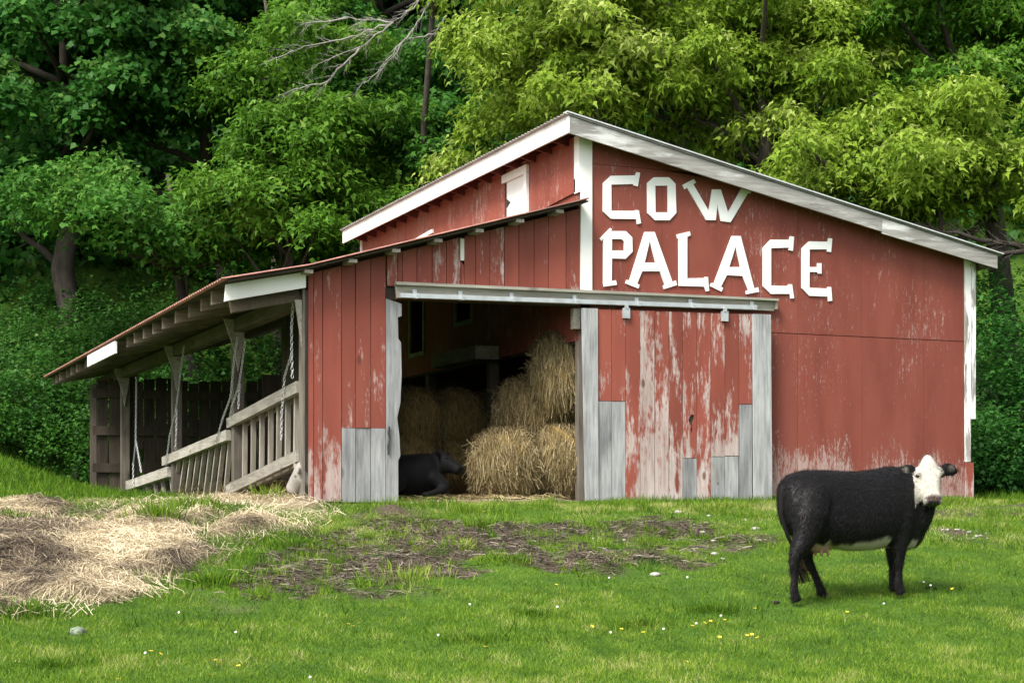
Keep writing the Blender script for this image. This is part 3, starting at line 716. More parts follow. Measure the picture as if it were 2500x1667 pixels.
# plank partitions added inside the doorway to keep daylight out of the barn
y = .25
while y < 5.6:
    part('light_block_plank', MB().box((-2.93, y + .006, -.02), (-2.90 + J(.005), y + .274, 3.15)), 'dark_wood'); y += .28
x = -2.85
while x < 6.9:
    part('light_block_plank', MB().box((x + .006, 7.5, -.02), (x + .294, 7.53 + J(.005), 2.28)), 'dark_wood'); x += .3
# -- letters
def c4(x, y): p = onY(1380 + x * .46769, 260 + y * .46769, -.03); return p.x, p.z
LET = [('c', [(198,400),(238,362),(366,360),(372,343),(391,347),(379,418),(356,412),(357,405),(241,408),(241,545),(365,545),(368,540),(384,543),(396,610),(376,614),(371,588),(238,586),(198,548)], []),
 ('o', [(428,400),(462,370),(542,370),(576,404),(580,556),(545,594),(468,594),(430,556)], [[(470,414),(535,414),(537,553),(472,553)]]),
 ('w', [(612,410),(671,379),(683,397),(669,407),(749,545),(768,433),(812,433),(850,553),(921,426),(911,421),(918,401),(977,437),(966,455),(956,450),(863,605),(813,598),(794,514),(786,594),(735,593),(637,423),(624,433)], []),
 ('p', [(180,690),(236,634),(245,641),(238,650),(317,651),(350,684),(352,758),(315,795),(244,793),(243,911),(265,907),(270,931),(202,940),(199,920),(199,685),(190,703)], [[(244,692),(295,692),(308,706),(308,752),(244,752)]]),
 ('a', [(415,655),(467,655),(560,915),(578,908),(583,932),(516,953),(510,937),(520,930),(494,860),(402,860),(375,925),(388,930),(382,950),(315,923),(321,905),(336,908)], [[(442,700),(472,815),(415,815)]]),
 ('l', [(582,668),(650,652),(655,673),(637,680),(637,897),(728,895),(727,890),(745,890),(751,962),(735,965),(725,940),(594,936),(592,690),(586,690)], []),
 ('a', [(870,676),(916,676),(987,950),(1007,943),(1012,967),(946,980),(942,964),(956,957),(926,885),(844,880),(813,940),(824,947),(816,966),(757,938),(762,922),(778,921)], [[(890,730),(915,838),(856,838)]]),
 ('c', [(1033,737),(1072,695),(1170,695),(1174,677),(1195,680),(1189,754),(1166,750),(1168,737),(1075,740),(1075,935),(1165,937),(1165,928),(1184,928),(1195,1000),(1177,1002),(1172,978),(1074,978),(1033,938)], []),
 ('e', [(1235,740),(1273,704),(1370,706),(1374,687),(1394,690),(1388,760),(1366,757),(1368,746),(1276,746),(1275,838),(1317,838),(1317,818),(1338,818),(1338,872),(1318,872),(1318,864),(1275,864),(1275,946),(1370,950),(1370,942),(1388,942),(1394,1014),(1374,1016),(1370,992),(1274,988),(1235,947)], [])]
for ch, out, holes in LET:
    part('letter', MB().prism([c4(*p) for p in out], -.032, -.010, XZ, [[c4(*p) for p in h] for h in holes]), 'white_letter', barn, 'white wooden letter ' + ch.upper())

# ------------------------------------------------------------------ hanging feeder racks and chains
FX = LX - .02
def px_x(px, py): return onX(80 + px * .38273, 640 + py * .38273, FX)
def rack(name, label, top, bot, slats, lean=0.0, seed=1):
    p0, p1 = px_x(*top[0]), px_x(*top[1]); c = (p0 + p1) / 2
    e = empty(name, (c.x, c.y, 0), label, 'feed rack', 'feed racks hanging on chains')
    def rail(a, b_, h, dx=0):
        a, b_ = px_x(*a), px_x(*b_); a.x += dx; b_.x += dx
        part('rail', MB().bar(a, b_, .09, h), 'rail_wood', e)
    rail(top[0], top[1], top[2], 0); rail(top[0], top[1], top[2] * .9, .19)
    if bot: rail(bot[0], bot[1], bot[2], 0); rail(bot[0], bot[1], bot[2] * .9, .19)
    for (x0, y0, x1, y1) in slats:
        a, b_ = px_x(x0, y0), px_x(x1, y1); a.x += .095; b_.x += .095
        d = (b_ - a).normalized()
        part('slat', MB().bar(a - d * .06, b_ + d * .04, .068, .068, (1, 0, 0)), 'slat_wood', e)
    return e
def lerp(a, b_, t): return a + (b_ - a) * t
sl_ = []
for x in (1315, 1368, 1422, 1478, 1530, 1585, 1640, 1690):
    t = (x - 1250) / 450; sl_.append((x + 2, lerp(1050, 810, t), x - 2, lerp(1440, 1230, t)))
rack('feed_rack', 'upper wooden feed rack reaching the corner of the red boards', ((1252, 1028), (1700, 795), .16), ((1248, 1455), (1700, 1235), .16), sl_)
sl_ = []
for i in range(9):
    t = i / 8.6; sl_.append((lerp(905, 1250, t), lerp(1240, 1110, t), lerp(868, 1205, t) - (0 if i < 8 else -10), lerp(1505, 1500, t)))
sl_.append((1275, 1110, 1268, 1400))
rack('feed_rack', 'middle wooden feed rack with long leaning slats', ((838, 1270), (1248, 1102), .17), None, sl_)
sl_ = [(628, 1440, 634, 1520), (650, 1430, 662, 1522), (700, 1410, 712, 1522), (748, 1395, 766, 1520), (795, 1370, 812, 1520), (850, 1350, 868, 1505)]
rack('feed_rack', 'lowest wooden feed rack resting on the ground by the far post', ((606, 1425), (872, 1335), .19), None, sl_)

def chain(label, pts):
    P = [px_x(*p) for p in pts]
    for p in P: p.x -= .075
    mb = MB(); run = 0.0; odd = 0
    step = .05
    segs = [(P[i], P[i + 1]) for i in range(len(P) - 1)]
    for a, b_ in segs:
        L = (b_ - a).length; d = (b_ - a) / max(L, 1e-6); t = 0
        r = d.cross(Vector((1, .2, .1))).normalized(); u = r.cross(d)
        while t < L:
            c = a + d * t; s = r if odd else u; odd ^= 1
            ring = [c + d * (math.cos(q) * .036) + s * (math.sin(q) * .018) for q in [2 * math.pi * i / 8 for i in range(8)]]
            k = len(mb.v); n3 = d.cross(s)
            for i, p in enumerate(ring):
                o_ = (p - c).normalized()
                mb.v += [p + o_ * .006, p + n3 * .006, p - o_ * .006, p - n3 * .006]
            for i in range(8):
                j = (i + 1) % 8
                for m_ in range(4): mb.f.append((k + i * 4 + m_, k + i * 4 + (m_ + 1) % 4, k + j * 4 + (m_ + 1) % 4, k + j * 4 + m_))
            t += step
    o = mb.build('chain', M['chain']); c = P[0].copy(); o.data.transform(Matrix.Translation(-c)); o.location = c
    return tag(o, label, 'chain', 'chains holding the feed racks')
chain('steel chain hanging straight beside the red corner boards', [(1694, 255), (1685, 420), (1686, 590), (1690, 745)])
chain('steel chain running down to the upper rack from the corner', [(1680, 600), (1640, 730), (1622, 960), (1618, 1130)])
chain('outer steel chain from the second post to the joint of two racks', [(1335, 490), (1318, 600), (1292, 860), (1240, 1000), (1195, 1150)])
chain('inner steel chain from the second post to the joint of two racks', [(1385, 500), (1368, 640), (1345, 790), (1300, 920), (1285, 1000)])
chain('short steel chain dropping from the second post to the upper rack', [(1352, 790), (1345, 860), (1342, 935)])
chain('steel chain from the third post to the middle rack', [(990, 545), (965, 740), (938, 950), (900, 1100), (875, 1290)])
chain('short steel chain beside the third post behind the middle rack', [(944, 950), (942, 1080), (936, 1190)])
chain('steel chain from the far post to the lowest rack', [(684, 740), (682, 940), (680, 1150), (664, 1290), (664, 1440)])
chain('short steel chain looped to the middle of the lowest rack', [(684, 1155), (700, 1240), (716, 1340)])
o = MB().tube([onY(720 + x * .357, 680 + y * .357, -.045) for x, y in ((645, 1010), (640, 1050), (648, 1090), (638, 1140), (640, 1205))], [.012, .016, .012, .016, .01], 6).build('rusty_chain', M['iron'])
tag(o, 'rusty chain hanging on the grey jamb board of the doorway', 'chain')

# ------------------------------------------------------------------ hay bales
m, nt, b = new_mat('hay_bale')
n1 = noise(nt, pos(nt, (1, 1, .35)), 30, 5, .7); n2 = noise(nt, pos(nt), 3, 3)
c = ramp(nt, mth(nt, 'ADD', mth(nt, 'MULTIPLY', n1, .7), mth(nt, 'MULTIPLY', n2, .3)), [(.3, (.07, .045, .016)), (.5, (.22, .15, .055)), (.7, (.42, .31, .13))])
nt.links.new(c, b.inputs['Base Color']); b.inputs['Roughness'].default_value = .95; b.inputs['Specular IOR Level'].default_value = .1
bump(nt, b, n1, 1.0, .03); M['bale'] = m
def bale(loc, r, w, label, rz=0.0, ry=0.0, n=2600, tone=.5):
    nu, nv = 56, 16; v = []; f = []
    seed = random.random() * 50
    for j in range(nv + 1):
        t = j / nv * 2 - 1; prof = (1 - abs(t) ** 2.7) ** .5 if 0 < j < nv else 0.0
        for i in range(nu):
            a = 2 * math.pi * i / nu
            nn = fbm(np.array([math.cos(a) * 2 + seed + t]), np.array([math.sin(a) * 2 + t * 1.5]), 1.6, 4)[0] - .5
            rr = r * prof * (1 + .24 * nn); z = math.sin(a) * rr
            z = max(z, -r * .93)
            v.append((t * w / 2 * (1 + .04 * nn), math.cos(a) * rr * (1.03), z))
    for j in range(nv):
        for i in range(nu):
            a, b_ = j * nu + i, j * nu + (i + 1) % nu; f.append((a, b_, b_ + nu, a + nu))
    me = mesh_of('bale', v, f); bm = bmesh.new(); bm.from_mesh(me); bmesh.ops.remove_doubles(bm, verts=bm.verts, dist=.0005); bmesh.ops.recalc_face_normals(bm, faces=bm.faces); bm.to_mesh(me); bm.free()
    R = Matrix.Translation((0, 0, r * .93)) @ Matrix.Rotation(rz, 4, 'Z') @ Matrix.Rotation(ry, 4, 'Y'); me.transform(R)
    e = empty('hay_bale', loc, label, 'hay bale', 'round hay bales in the barn')
    T = Matrix.Translation(loc); me.transform(T); obj('bale_core', me, M['bale'], e, True)
    a = RNG.random(n) * 6.283; x = (RNG.random(n) * 2 - 1) * w * .49; pr = np.sqrt(np.clip(1 - np.abs(x / (w / 2)) ** 2.7, .05, 1)); da = (.10 + .35 * RNG.random(n)) * np.where(RNG.random(n) < .5, 1, -1); dx_ = RNG.normal(size=n) * .06
    pts = []
    for q, lift in ((0, .0), (.5, .025), (1, .03)):
        rr = r * .985 * pr + lift + RNG.random(n) * .035 * (1 + q); aa = a + da * q
        zz = np.maximum(np.sin(aa) * rr, -r * .93)
        pts.append(np.stack([x + dx_ * q, np.cos(aa) * rr * 1.03, zz - .16 * q * q * (np.abs(np.cos(aa))) * RNG.random(n)], -1))
    n2_ = n // 5; ph = RNG.random(n2_) * 6.283; rr = np.sqrt(RNG.random(n2_)) * r * .95; sgn = np.where(RNG.random(n2_) < .5, 1, -1)
    pe = []
    for q in (0, .5, 1):
        aa = ph + q * .35; pe.append(np.stack([sgn * (w / 2 * np.clip(1 - (rr / r) ** 2, 0, 1) ** .37 + .01 + q * .03 * RNG.random(n2_)), np.cos(aa) * rr, np.maximum(np.sin(aa) * rr, -r * .93)], -1))
    P = np.concatenate([np.stack(pts, 1), np.stack(pe, 1)]); nn_ = len(P)
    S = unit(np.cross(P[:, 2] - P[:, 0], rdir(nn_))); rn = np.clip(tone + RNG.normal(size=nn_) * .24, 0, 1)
    me2 = ribbons('loose_hay', P, np.full((nn_, 3), .0055) * (.6 + RNG.random((nn_, 1))), S, rn); me2.transform(T @ R)
    o = obj('loose_hay', me2, M['hay'], e); o['kind'] = 'stuff'
    return e
bl = lambda px, y, z: Vector((onY(px, 1200, y).x, y, z))
bale(bl(1372, .80, .0), .61, 1.05, 'golden hay bale on the floor tight against the sliding door', -.36, .04, 7500, .50)
bale(bl(1368, 1.0, 1.14), .72, .95, 'golden hay bale on top of the stack beside the sliding door', -.36, -.04, 7500, .50)
bale(bl(1232, .75, .0), .53, 1.1, 'golden hay bale on the floor leaning towards the black cow', -.45, -.10, 7500, .45)
bale(bl(1282, 1.35, .66), .62, 1.0, 'hay bale in the second layer behind the stack', -.36, .08, 6000, .42)
bale(bl(1275, 2.2, .0), .58, 1.0, 'hay bale hidden low between the front stack and back row', .0, .0, 900, .4)
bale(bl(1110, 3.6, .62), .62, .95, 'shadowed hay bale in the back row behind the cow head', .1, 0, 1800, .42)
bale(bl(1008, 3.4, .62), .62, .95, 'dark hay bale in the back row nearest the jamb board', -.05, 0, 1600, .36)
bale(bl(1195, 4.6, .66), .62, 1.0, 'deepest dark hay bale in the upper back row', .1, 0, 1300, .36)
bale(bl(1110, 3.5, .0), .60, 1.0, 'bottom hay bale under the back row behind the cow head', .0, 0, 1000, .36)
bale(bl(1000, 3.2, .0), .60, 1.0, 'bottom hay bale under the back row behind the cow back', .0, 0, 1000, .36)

# ------------------------------------------------------------------ cows
def cow_mat(name, sheen=.02):
    m, nt, b = new_mat(name)
    a = nd(nt, 'Attribute', attribute_name='coat')
    n = noise(nt, pos(nt, (1, 1, 1), 0, True), 60, 4, .7); n2 = noise(nt, pos(nt, (1, 1, 1), 0, True), 5, 3)
    v = mth(nt, 'ADD', .72, mth(nt, 'ADD', mth(nt, 'MULTIPLY', n, .25), mth(nt, 'MULTIPLY', n2, .3)))
    hsv = nd(nt, 'HueSaturation', {'Color': a.outputs['Color'], 'Value': v})
    nt.links.new(hsv.outputs[0], b.inputs['Base Color']); b.inputs['Roughness'].default_value = .65
    b.inputs['Specular IOR Level'].default_value = .08
    b.inputs['Sheen Weight'].default_value = sheen; b.inputs['Sheen Roughness'].default_value = .5
    bump(nt, b, n, .25, .012); return m
M['cow'] = cow_mat('cow_coat'); M['hair'] = ribbon_mat('coat_hair', [(0, (.005, .0048, .005)), (.42, (.024, .022, .023)), (.6, (.12, .10, .08)), (1, (.50, .47, .41))], .45, 0, .2); M['eye'] = plain('cow_eye', (.008, .006, .005), .12, 0, .1)
M['horn'] = plain('hoof_horn', (.05, .045, .04), .7)
BLACK, WHITE = (.0065, .006, .0068), (.47, .445, .39)
def ring(c, r_, u_, hw, hh, n=18, p=2.3):
    out = []
    for i in range(n):
        a = 2 * math.pi * i / n; ca, sa_ = math.cos(a), math.sin(a)
        out.append(c + r_ * (hw * math.copysign(abs(ca) ** (2 / p), ca)) + u_ * (hh * math.copysign(abs(sa_) ** (2 / p), sa_)))
    return out
def loft(mb, rings):
    k = len(mb.v); n = len(rings[0])
    for r_ in rings: mb.v += r_
    for i in range(len(rings) - 1):
        for j in range(n):
            a, b_ = k + i * n + j, k + i * n + (j + 1) % n; mb.f.append((a, b_, b_ + n, a + n))
    mb.f.append(tuple(k + j for j in reversed(range(n)))); e = k + (len(rings) - 1) * n; mb.f.append(tuple(e + j for j in range(n)))
def limb(mb, pts, rads, n=12, sub=4):
    """smooth tapered limb through the joints"""
    P, R = [], []
    pts = [Vector(p) for p in pts]
    for i in range(len(pts) - 1):
        p0, p1, p2, p3 = pts[max(i - 1, 0)], pts[i], pts[i + 1], pts[min(i + 2, len(pts) - 1)]
        for s in range(sub):
            t = s / sub
            P.append(.5 * ((2 * p1) + (p2 - p0) * t + (2 * p0 - 5 * p1 + 4 * p2 - p3) * t * t + (3 * p1 - p0 - 3 * p2 + p3) * t ** 3)); R.append(lerp(rads[i], rads[i + 1], t))
    P.append(pts[-1]); R.append(rads[-1])
    d0 = (P[0] - P[1]).normalized(); r0 = R[0]
    P = [P[0] + d0 * r0 * .85, P[0] + d0 * r0 * .65, P[0] + d0 * r0 * .35] + P; R = [r0 * .3, r0 * .72, r0 * .93] + R
    mb.tube(P, R, n)
def head_into(mb, poll, axis, hint, L=.54, k=1.0):
    """head as a loft from poll to muzzle, its forehead turned towards hint; returns its frame"""
    axis = axis.normalized(); nrm = (hint - axis * hint.dot(axis)).normalized()
    right = nrm.cross(axis).normalized()
    T = [0, .05, .12, .22, .34, .42, .52, .65, .78, .86, .93, .98, 1.0]
    HW = [.03, .052, .080, .108, .128, .137, .122, .102, .093, .098, .104, .092, .055]
    HD = [.03, .055, .09, .125, .15, .155, .145, .115, .095, .09, .088, .07, .035]
    fr = [.0, .012, .02, .022, .018, .012, .012, .010, .004, .004, .0, -.012, -.04]
    rings = []
    for t, hw, hd, q in zip(T, HW, HD, fr):
        rings.append(ring(poll + axis * (t * L) + nrm * ((q - hd) * k), right, nrm, hw * k, hd * k, 20, 2.35))
    loft(mb, rings); return axis, right, nrm
def ear_into(mb, base, out, up, front, L=.21, w=.062):
    out = out.normalized(); rings = []
    for t, s in ((0, .55), (.15, .62), (.35, .95), (.6, 1.0), (.8, .78), (.94, .42), (1, .1)):
        rings.append(ring(base + out * (L * t) + up * (.02 * math.sin(t * 3)), up, front, w * s, .024 * s + .006, 12, 2))
    loft(mb, rings)
def finish_cow(name, mb, loc, rot, coat, parent, voxel=.018, smooth=10, hair=0):
    me = mesh_of(name, mb.v, mb.f); outward(me)
    tmp = bpy.data.objects.new('tmp', me); COL.objects.link(tmp)
    r_ = tmp.modifiers.new('r', 'REMESH'); r_.mode = 'VOXEL'; r_.voxel_size = voxel
    s_ = tmp.modifiers.new('s', 'SMOOTH'); s_.iterations = smooth; s_.factor = .5
    dg = bpy.context.evaluated_depsgraph_get(); ev = bpy.data.meshes.new_from_object(tmp.evaluated_get(dg))
    bpy.data.objects.remove(tmp); ev.name = name
    co = np.empty(len(ev.vertices) * 3, np.float32); ev.vertices.foreach_get('co', co); co = co.reshape(-1, 3)
    colr = coat(co); ca = ev.attributes.new('coat', 'FLOAT_COLOR', 'POINT')
    ca.data.foreach_set('color', np.concatenate([colr, np.ones((len(co), 1))], 1).astype(np.float32).ravel())
    ev.transform(Matrix.Translation(loc) @ rot)
    o = obj(name, ev, None, parent, True); ev.materials.clear(); ev.materials.append(M['cow'])
    if hair:
        ev.transform((Matrix.Translation(loc) @ rot).inverted()); nv = np.empty(len(ev.vertices) * 3, np.float32); ev.vertices.foreach_get('normal', nv); nv = nv.reshape(-1, 3); ev.transform(Matrix.Translation(loc) @ rot)
        q = RNG.integers(0, len(co), hair); P0 = co[q] + RNG.normal(size=(hair, 3)) * .006; N = nv[q]
        fl_ = np.array([-.75, 0, -.65]) + RNG.normal(size=(hair, 3)) * .35; fl_ = unit(fl_ - N * (fl_ * N).sum(1, keepdims=True)); ln = (.018 + .022 * RNG.random(hair)) * np.where(colr[q, 0] > .2, .6, 1)
        P1 = P0 + fl_ * ln[:, None] + N * (ln * .30)[:, None]; w_ = np.where(colr[q, 0] > .2, 1, 0)
        lum = colr[q].mean(1); rn = np.where(lum > .15, .62 + .38 * np.clip(lum / .5, 0, 1) * (.7 + .3 * RNG.random(hair)), .42 * RNG.random(hair) ** 2)
        mh = ribbons('coat_hair', np.stack([P0, P1], 1), np.tile([.0045, .0015], (hair, 1)), unit(np.cross(fl_, N)), rn); mh.transform(Matrix.Translation(loc) @ rot)
        obj('coat_hair', mh, M['hair'], parent)['kind'] = 'stuff'
    return o
def mixn(a, b_, t): return np.asarray(a)[None] * (1 - t[:, None]) + np.asarray(b_)[None] * t[:, None]

# -- the standing cow with a white face
cpos = ground_at(2082, 1462); CY = math.radians(0)
ROT = Matrix.Rotation(CY, 4, 'Z') @ Matrix.Rotation(math.radians(-2.2), 4, 'Y')
CL = Vector((cpos.x, cpos.y, cpos.z))
cow = empty('cow', CL, 'black cow with white face and belly standing on the meadow', 'cow')
mb = MB(); Xv, Yv, Zv = Vector((1, 0, 0)), Vector((0, 1, 0)), Vector((0, 0, 1))
secs = [(-.80, 1.16, .98, .07), (-.77, 1.24, .82, .16), (-.68, 1.30, .68, .235), (-.52, 1.335, .60, .285), (-.30, 1.325, .55, .325), (-.05, 1.305, .495, .36), (.15, 1.30, .485, .365),
        (.32, 1.315, .50, .335), (.48, 1.34, .51, .295), (.62, 1.33, .47, .25), (.74, 1.27, .47, .20), (.84, 1.18, .53, .145), (.89, 1.08, .66, .08)]
loft(mb, [ring(Vector((x, 0, (t + b_) / 2)), Yv, Zv, w, (t - b_) / 2, 26, 2.75 if x < -.25 else 2.3) for x, t, b_, w in secs])
tocam = Vector((-SA, -CA, 0)); hright = Vector((CA, -SA, 0))      # towards the camera; to the picture's right
tocam = ROT.to_3x3().inverted() @ tocam; hright = ROT.to_3x3().inverted() @ hright
poll = Vector((.80, -.20, 1.455)) + hright * .03
axis = (tocam * .42 + Vector((0, 0, -1)) * .9)
limb(mb, [(.42, .0, 1.02), (.62, -.03, 1.06), (.78, -.07, 1.14), tuple(poll - Zv * .22 - tocam * .10)], [.27, .235, .20, .13], 16)
limb(mb, [(.60, -.0, .78), (.76, -.06, .78), tuple(poll - Zv * .40 - tocam * .05)], [.22, .17, .10], 14)
ha, hr, hn = head_into(mb, poll, axis, tocam + Vector((0, 0, .3)), .54, .94)
HL = .54
for s in (-1, 1):
    ear_into(mb, poll + ha * .155 + hr * (s * .085) - hn * .09, hr * s + Vector((0, 0, -.06)), Zv, hn, .235, .078)
    mb.tube([poll + ha * (.43 * HL) + hr * (s * .09) - hn * .01, poll + ha * (.38 * HL) + hr * (s * .135) - hn * .035], [.03, .028], 10)   # brows
NH, FH = -1, 1
limb(mb, [(-.52, -.13, 1.05), (-.60, -.17, .86), (-.67, -.195, .68), (-.80, -.19, .46), (-.805, -.185, .28), (-.81, -.18, .13), (-.78, -.18, .035)], [.21, .20, .13, .060, .038, .044, .055])
limb(mb, [(-.46, .13, 1.02), (-.42, .17, .82), (-.36, .195, .64), (-.41, .19, .46), (-.33, .185, .28), (-.27, .18, .13), (-.235, .18, .035)], [.20, .18, .115, .060, .038, .044, .055])
for s, dx_ in ((-1, 0), (1, .17)):
    limb(mb, [(.50 + dx_, s * .12, 1.05), (.50 + dx_, s * .16, .82), (.475 + dx_, s * .18, .63), (.46 + dx_, s * .175, .41), (.455 + dx_, s * .17, .27), (.45 + dx_, s * .17, .13), (.475 + dx_, s * .17, .035)], [.17, .15, .10, .060, .038, .044, .055])
loft(mb, [ring(Vector((-.36, 0, .60)) + Zv * dz, Xv, Yv, hx, hy, 14, 2) for dz, hx, hy in ((.08, .14, .12), (-.02, .13, .11), (-.09, .09, .08), (-.11, .04, .04))])
poll_n, ha_n, hr_n, hn_n = [np.array(q) for q in (poll, ha, hr, hn)]
def coat(co):
    n = fbm(co[:, 0] * 1.0 + 5, co[:, 2] + co[:, 1] * .7, 9, 3) - .5
    c = np.tile(np.array(BLACK), (len(co), 1))
    x, y, z = co.T
    bel = .545 + .06 * np.sin(x * 5 + 1) + .20 * sstep(-.20, -.50, x) + .07 * sstep(.1, .42, x)
    w = sstep(.03, -.03, z - bel - n * .10) * ((x > -.50) & (x < .72)) * (np.abs(y) < .33)
    legs = ((z < .62) & (x > .33) & (x < .62) & (np.abs(y) > .115)) | ((x < -.40) & (np.abs(y) > .1)) | (z < .42) | ((x < -.16) & (y > .10) & (z < .58))
    w = np.where(legs, 0, w)
    c = mixn(BLACK, (.50, .45, .36), w)
    ud = sstep(.16, .08, np.sqrt(((x + .36) / 1.2) ** 2 + y ** 2 + (z - .53) ** 2)); c = c * (1 - ud[:, None]) + np.array((.42, .25, .17)) * ud[:, None]
    r_ = co - poll_n; a = r_ @ ha_n / HL; s = r_ @ hr_n; q = r_ @ hn_n
    inh = (a > -.05) & (a < 1.05) & (np.abs(s) < .175) & (q > -.36) & (q < .12) & (np.linalg.norm(r_ - np.outer(a * HL, ha_n), axis=1) < .42)
    face = inh & (q > -.20 + .12 * (1 - np.clip(a * 2.2, 0, 1)) + np.clip(a - .45, 0, 1) * .12 + n * .04) & (np.abs(s) < .055 + .30 * np.clip(a, 0, .5) + n * .03)
    c[face] = WHITE
    up_ = np.clip(1 - np.abs(a - .5) / .3, 0, 1)
    for sg in (-1, 1):
        e_ = (((a - .42) * HL) ** 2 + (s - sg * .125) ** 2) ** .5; k_ = face * sstep(.045, .02, e_); c = c * (1 - .55 * k_[:, None])  # grey around each eye: brow shadow put into the coat colour
        nz = ((((a - .90) * HL) / .8) ** 2 + (s - sg * .058) ** 2) ** .5; k_ = face * sstep(.030, .018, nz) * (q > -.05); c = c * (1 - k_[:, None]) + np.array((.03, .02, .02)) * k_[:, None]
    pad = face * sstep(.83, .87, a) * sstep(1.0, .97, a) * sstep(.075, .055, np.abs(s)) * (q > -.09); c = c * (1 - pad[:, None]) + np.array((.13, .085, .075)) * pad[:, None]
    mou = inh * sstep(.965, .985, a) * sstep(.10, .07, np.abs(s)); c = c * (1 - .8 * mou[:, None])
    for sg in (-1, 1):
        ei = sstep(.05, .02, np.linalg.norm(co - (poll_n + ha_n * .15 + hr_n * sg * .24 - hn_n * .05), axis=1)); c = c * (1 - ei[:, None] * .5) + np.array((.22, .2, .16)) * ei[:, None] * .5
    hoof = z < .035; c[hoof] = (.05, .045, .04)
    return c
body = finish_cow('body', mb, CL, ROT, coat, cow, hair=36000)
TC = Matrix.Translation(CL) @ ROT
def wp(v): return TC @ Vector(v)
for s in (-1, 1):
    e = MB(); c0 = poll + ha * (.43 * HL) + hr * (s * .124) - hn * .035
    loft(e, [ring(c0 + hn * (.026 * math.sin(t)), hr, ha, .030 * math.cos(t) + .001, .022 * math.cos(t) + .001, 10, 2) for t in (-1.5, -.9, -.3, .3, .9, 1.5)])
    for i in range(len(e.v)): e.v[i] = TC @ e.v[i]
    part('eye', e, 'eye', cow, smooth=True)
tl = MB(); tl.tube([wp(p) for p in ((-.76, 0, 1.18), (-.80, .0, 1.10), (-.81, .01, .9), (-.74, .02, .68), (-.645, .02, .5))], [.045, .035, .026, .02, .018], 8)
part('tail', tl, plain('tail_hair', (.006, .0055, .0055), .95), cow, smooth=True)
n = 160; a = RNG.normal(size=(n, 3)) * [.022, .02, .0]; B = np.array([-.645, .02, .52]) + a * .5
P = np.stack([B, B + a + [.01, 0, -.15], B + a * 1.6 + [.05, 0, -.27 - .06]], 1) + np.stack([np.zeros((n, 3)), np.zeros((n, 3)), np.c_[np.zeros(n), np.zeros(n), RNG.random(n) * .14]], 1)
me = ribbons('tail_tuft', P, np.full((n, 3), .008), unit(np.cross(P[:, 2] - P[:, 0], rdir(n))), RNG.random(n)); me.transform(TC)
obj('tail_tuft', me, ribbon_mat('tail_tuft_hair', [(0, (.01, .009, .008)), (.6, (.03, .02, .012)), (1, (.12, .07, .03))], .7, 0), cow)['kind'] = 'stuff'
for q in ((-.40, -.06, .53), (-.33, -.07, .53), (-.40, .05, .53)):
    part('teat', MB().tube([wp(q), wp((q[0], q[1], q[2] - .07))], [.018, .011], 7), plain('teat_skin', (.40, .23, .16), .6), cow, smooth=True)

# -- black cow lying in the doorway
lp = onY(1008, 1222, .62); LP_ = Vector((lp.x, .62, .03)); RL = Matrix.Rotation(math.radians(-8), 4, 'Z') @ Matrix.Scale(.88, 4)
cow2 = empty('cow', LP_, 'all black cow lying on hay inside the doorway', 'cow')
mb = MB()
secs = [(-1.0, .40, .02, .16), (-.85, .56, 0, .32), (-.55, .66, 0, .42), (-.25, .70, 0, .46), (.02, .72, 0, .42), (.22, .74, .02, .34), (.36, .68, .08, .24), (.44, .56, .16, .14)]
loft(mb, [ring(Vector((x, 0, (t + b_) / 2)), Yv, Zv, w, (t - b_) / 2, 24, 2.2) for x, t, b_, w in secs])
poll2 = Vector((.44, -.10, .78)); ax2 = Vector((.62, -.52, -.52)); rt2 = Vector((-.48, -.80, .05))
limb(mb, [(.05, 0, .40), (.24, -.03, .48), (.38, -.06, .60), tuple(poll2 - Zv * .12)], [.30, .25, .17, .11], 14)
rt2 = (rt2 - ax2.normalized() * rt2.dot(ax2.normalized())).normalized()
h2, r2, n2v = head_into(mb, poll2, ax2, Vector((.55, -.35, .75)), .52, 1.05)
if n2v.z < 0: pass
for s in (-1, 1): ear_into(mb, poll2 + h2 * .09 + r2 * (s * .07) - n2v * .06, r2 * s + Zv * .15, Zv * .9, n2v, .24, .085)
limb(mb, [(.28, -.24, .32), (.46, -.36, .16), (.22, -.46, .07), (.05, -.46, .05)], [.15, .085, .055, .04])
limb(mb, [(-.65, -.30, .36), (-.40, -.46, .24), (-.72, -.56, .10), (-.42, -.60, .05)], [.27, .20, .08, .05])
limb(mb, [(.28, .22, .32), (.50, .26, .14), (.3, .34, .07)], [.14, .085, .05])
finish_cow('body', mb, LP_, RL, lambda co: np.tile(np.array(BLACK) * .6, (len(co), 1)), cow2, .024, 6)
for s in (-1, 1):
    e = MB(); c0 = poll2 + h2 * .20 + r2 * (s * .115) - n2v * .03
    loft(e, [ring(c0 + n2v * (.02 * math.sin(t)), r2, h2, .022 * math.cos(t) + .001, .022 * math.cos(t) + .001, 8, 2) for t in (-1.5, -.6, .6, 1.5)])
    for i in range(len(e.v)): e.v[i] = Matrix.Translation(LP_) @ RL @ e.v[i]
    part('eye', e, 'eye', cow2, smooth=True)

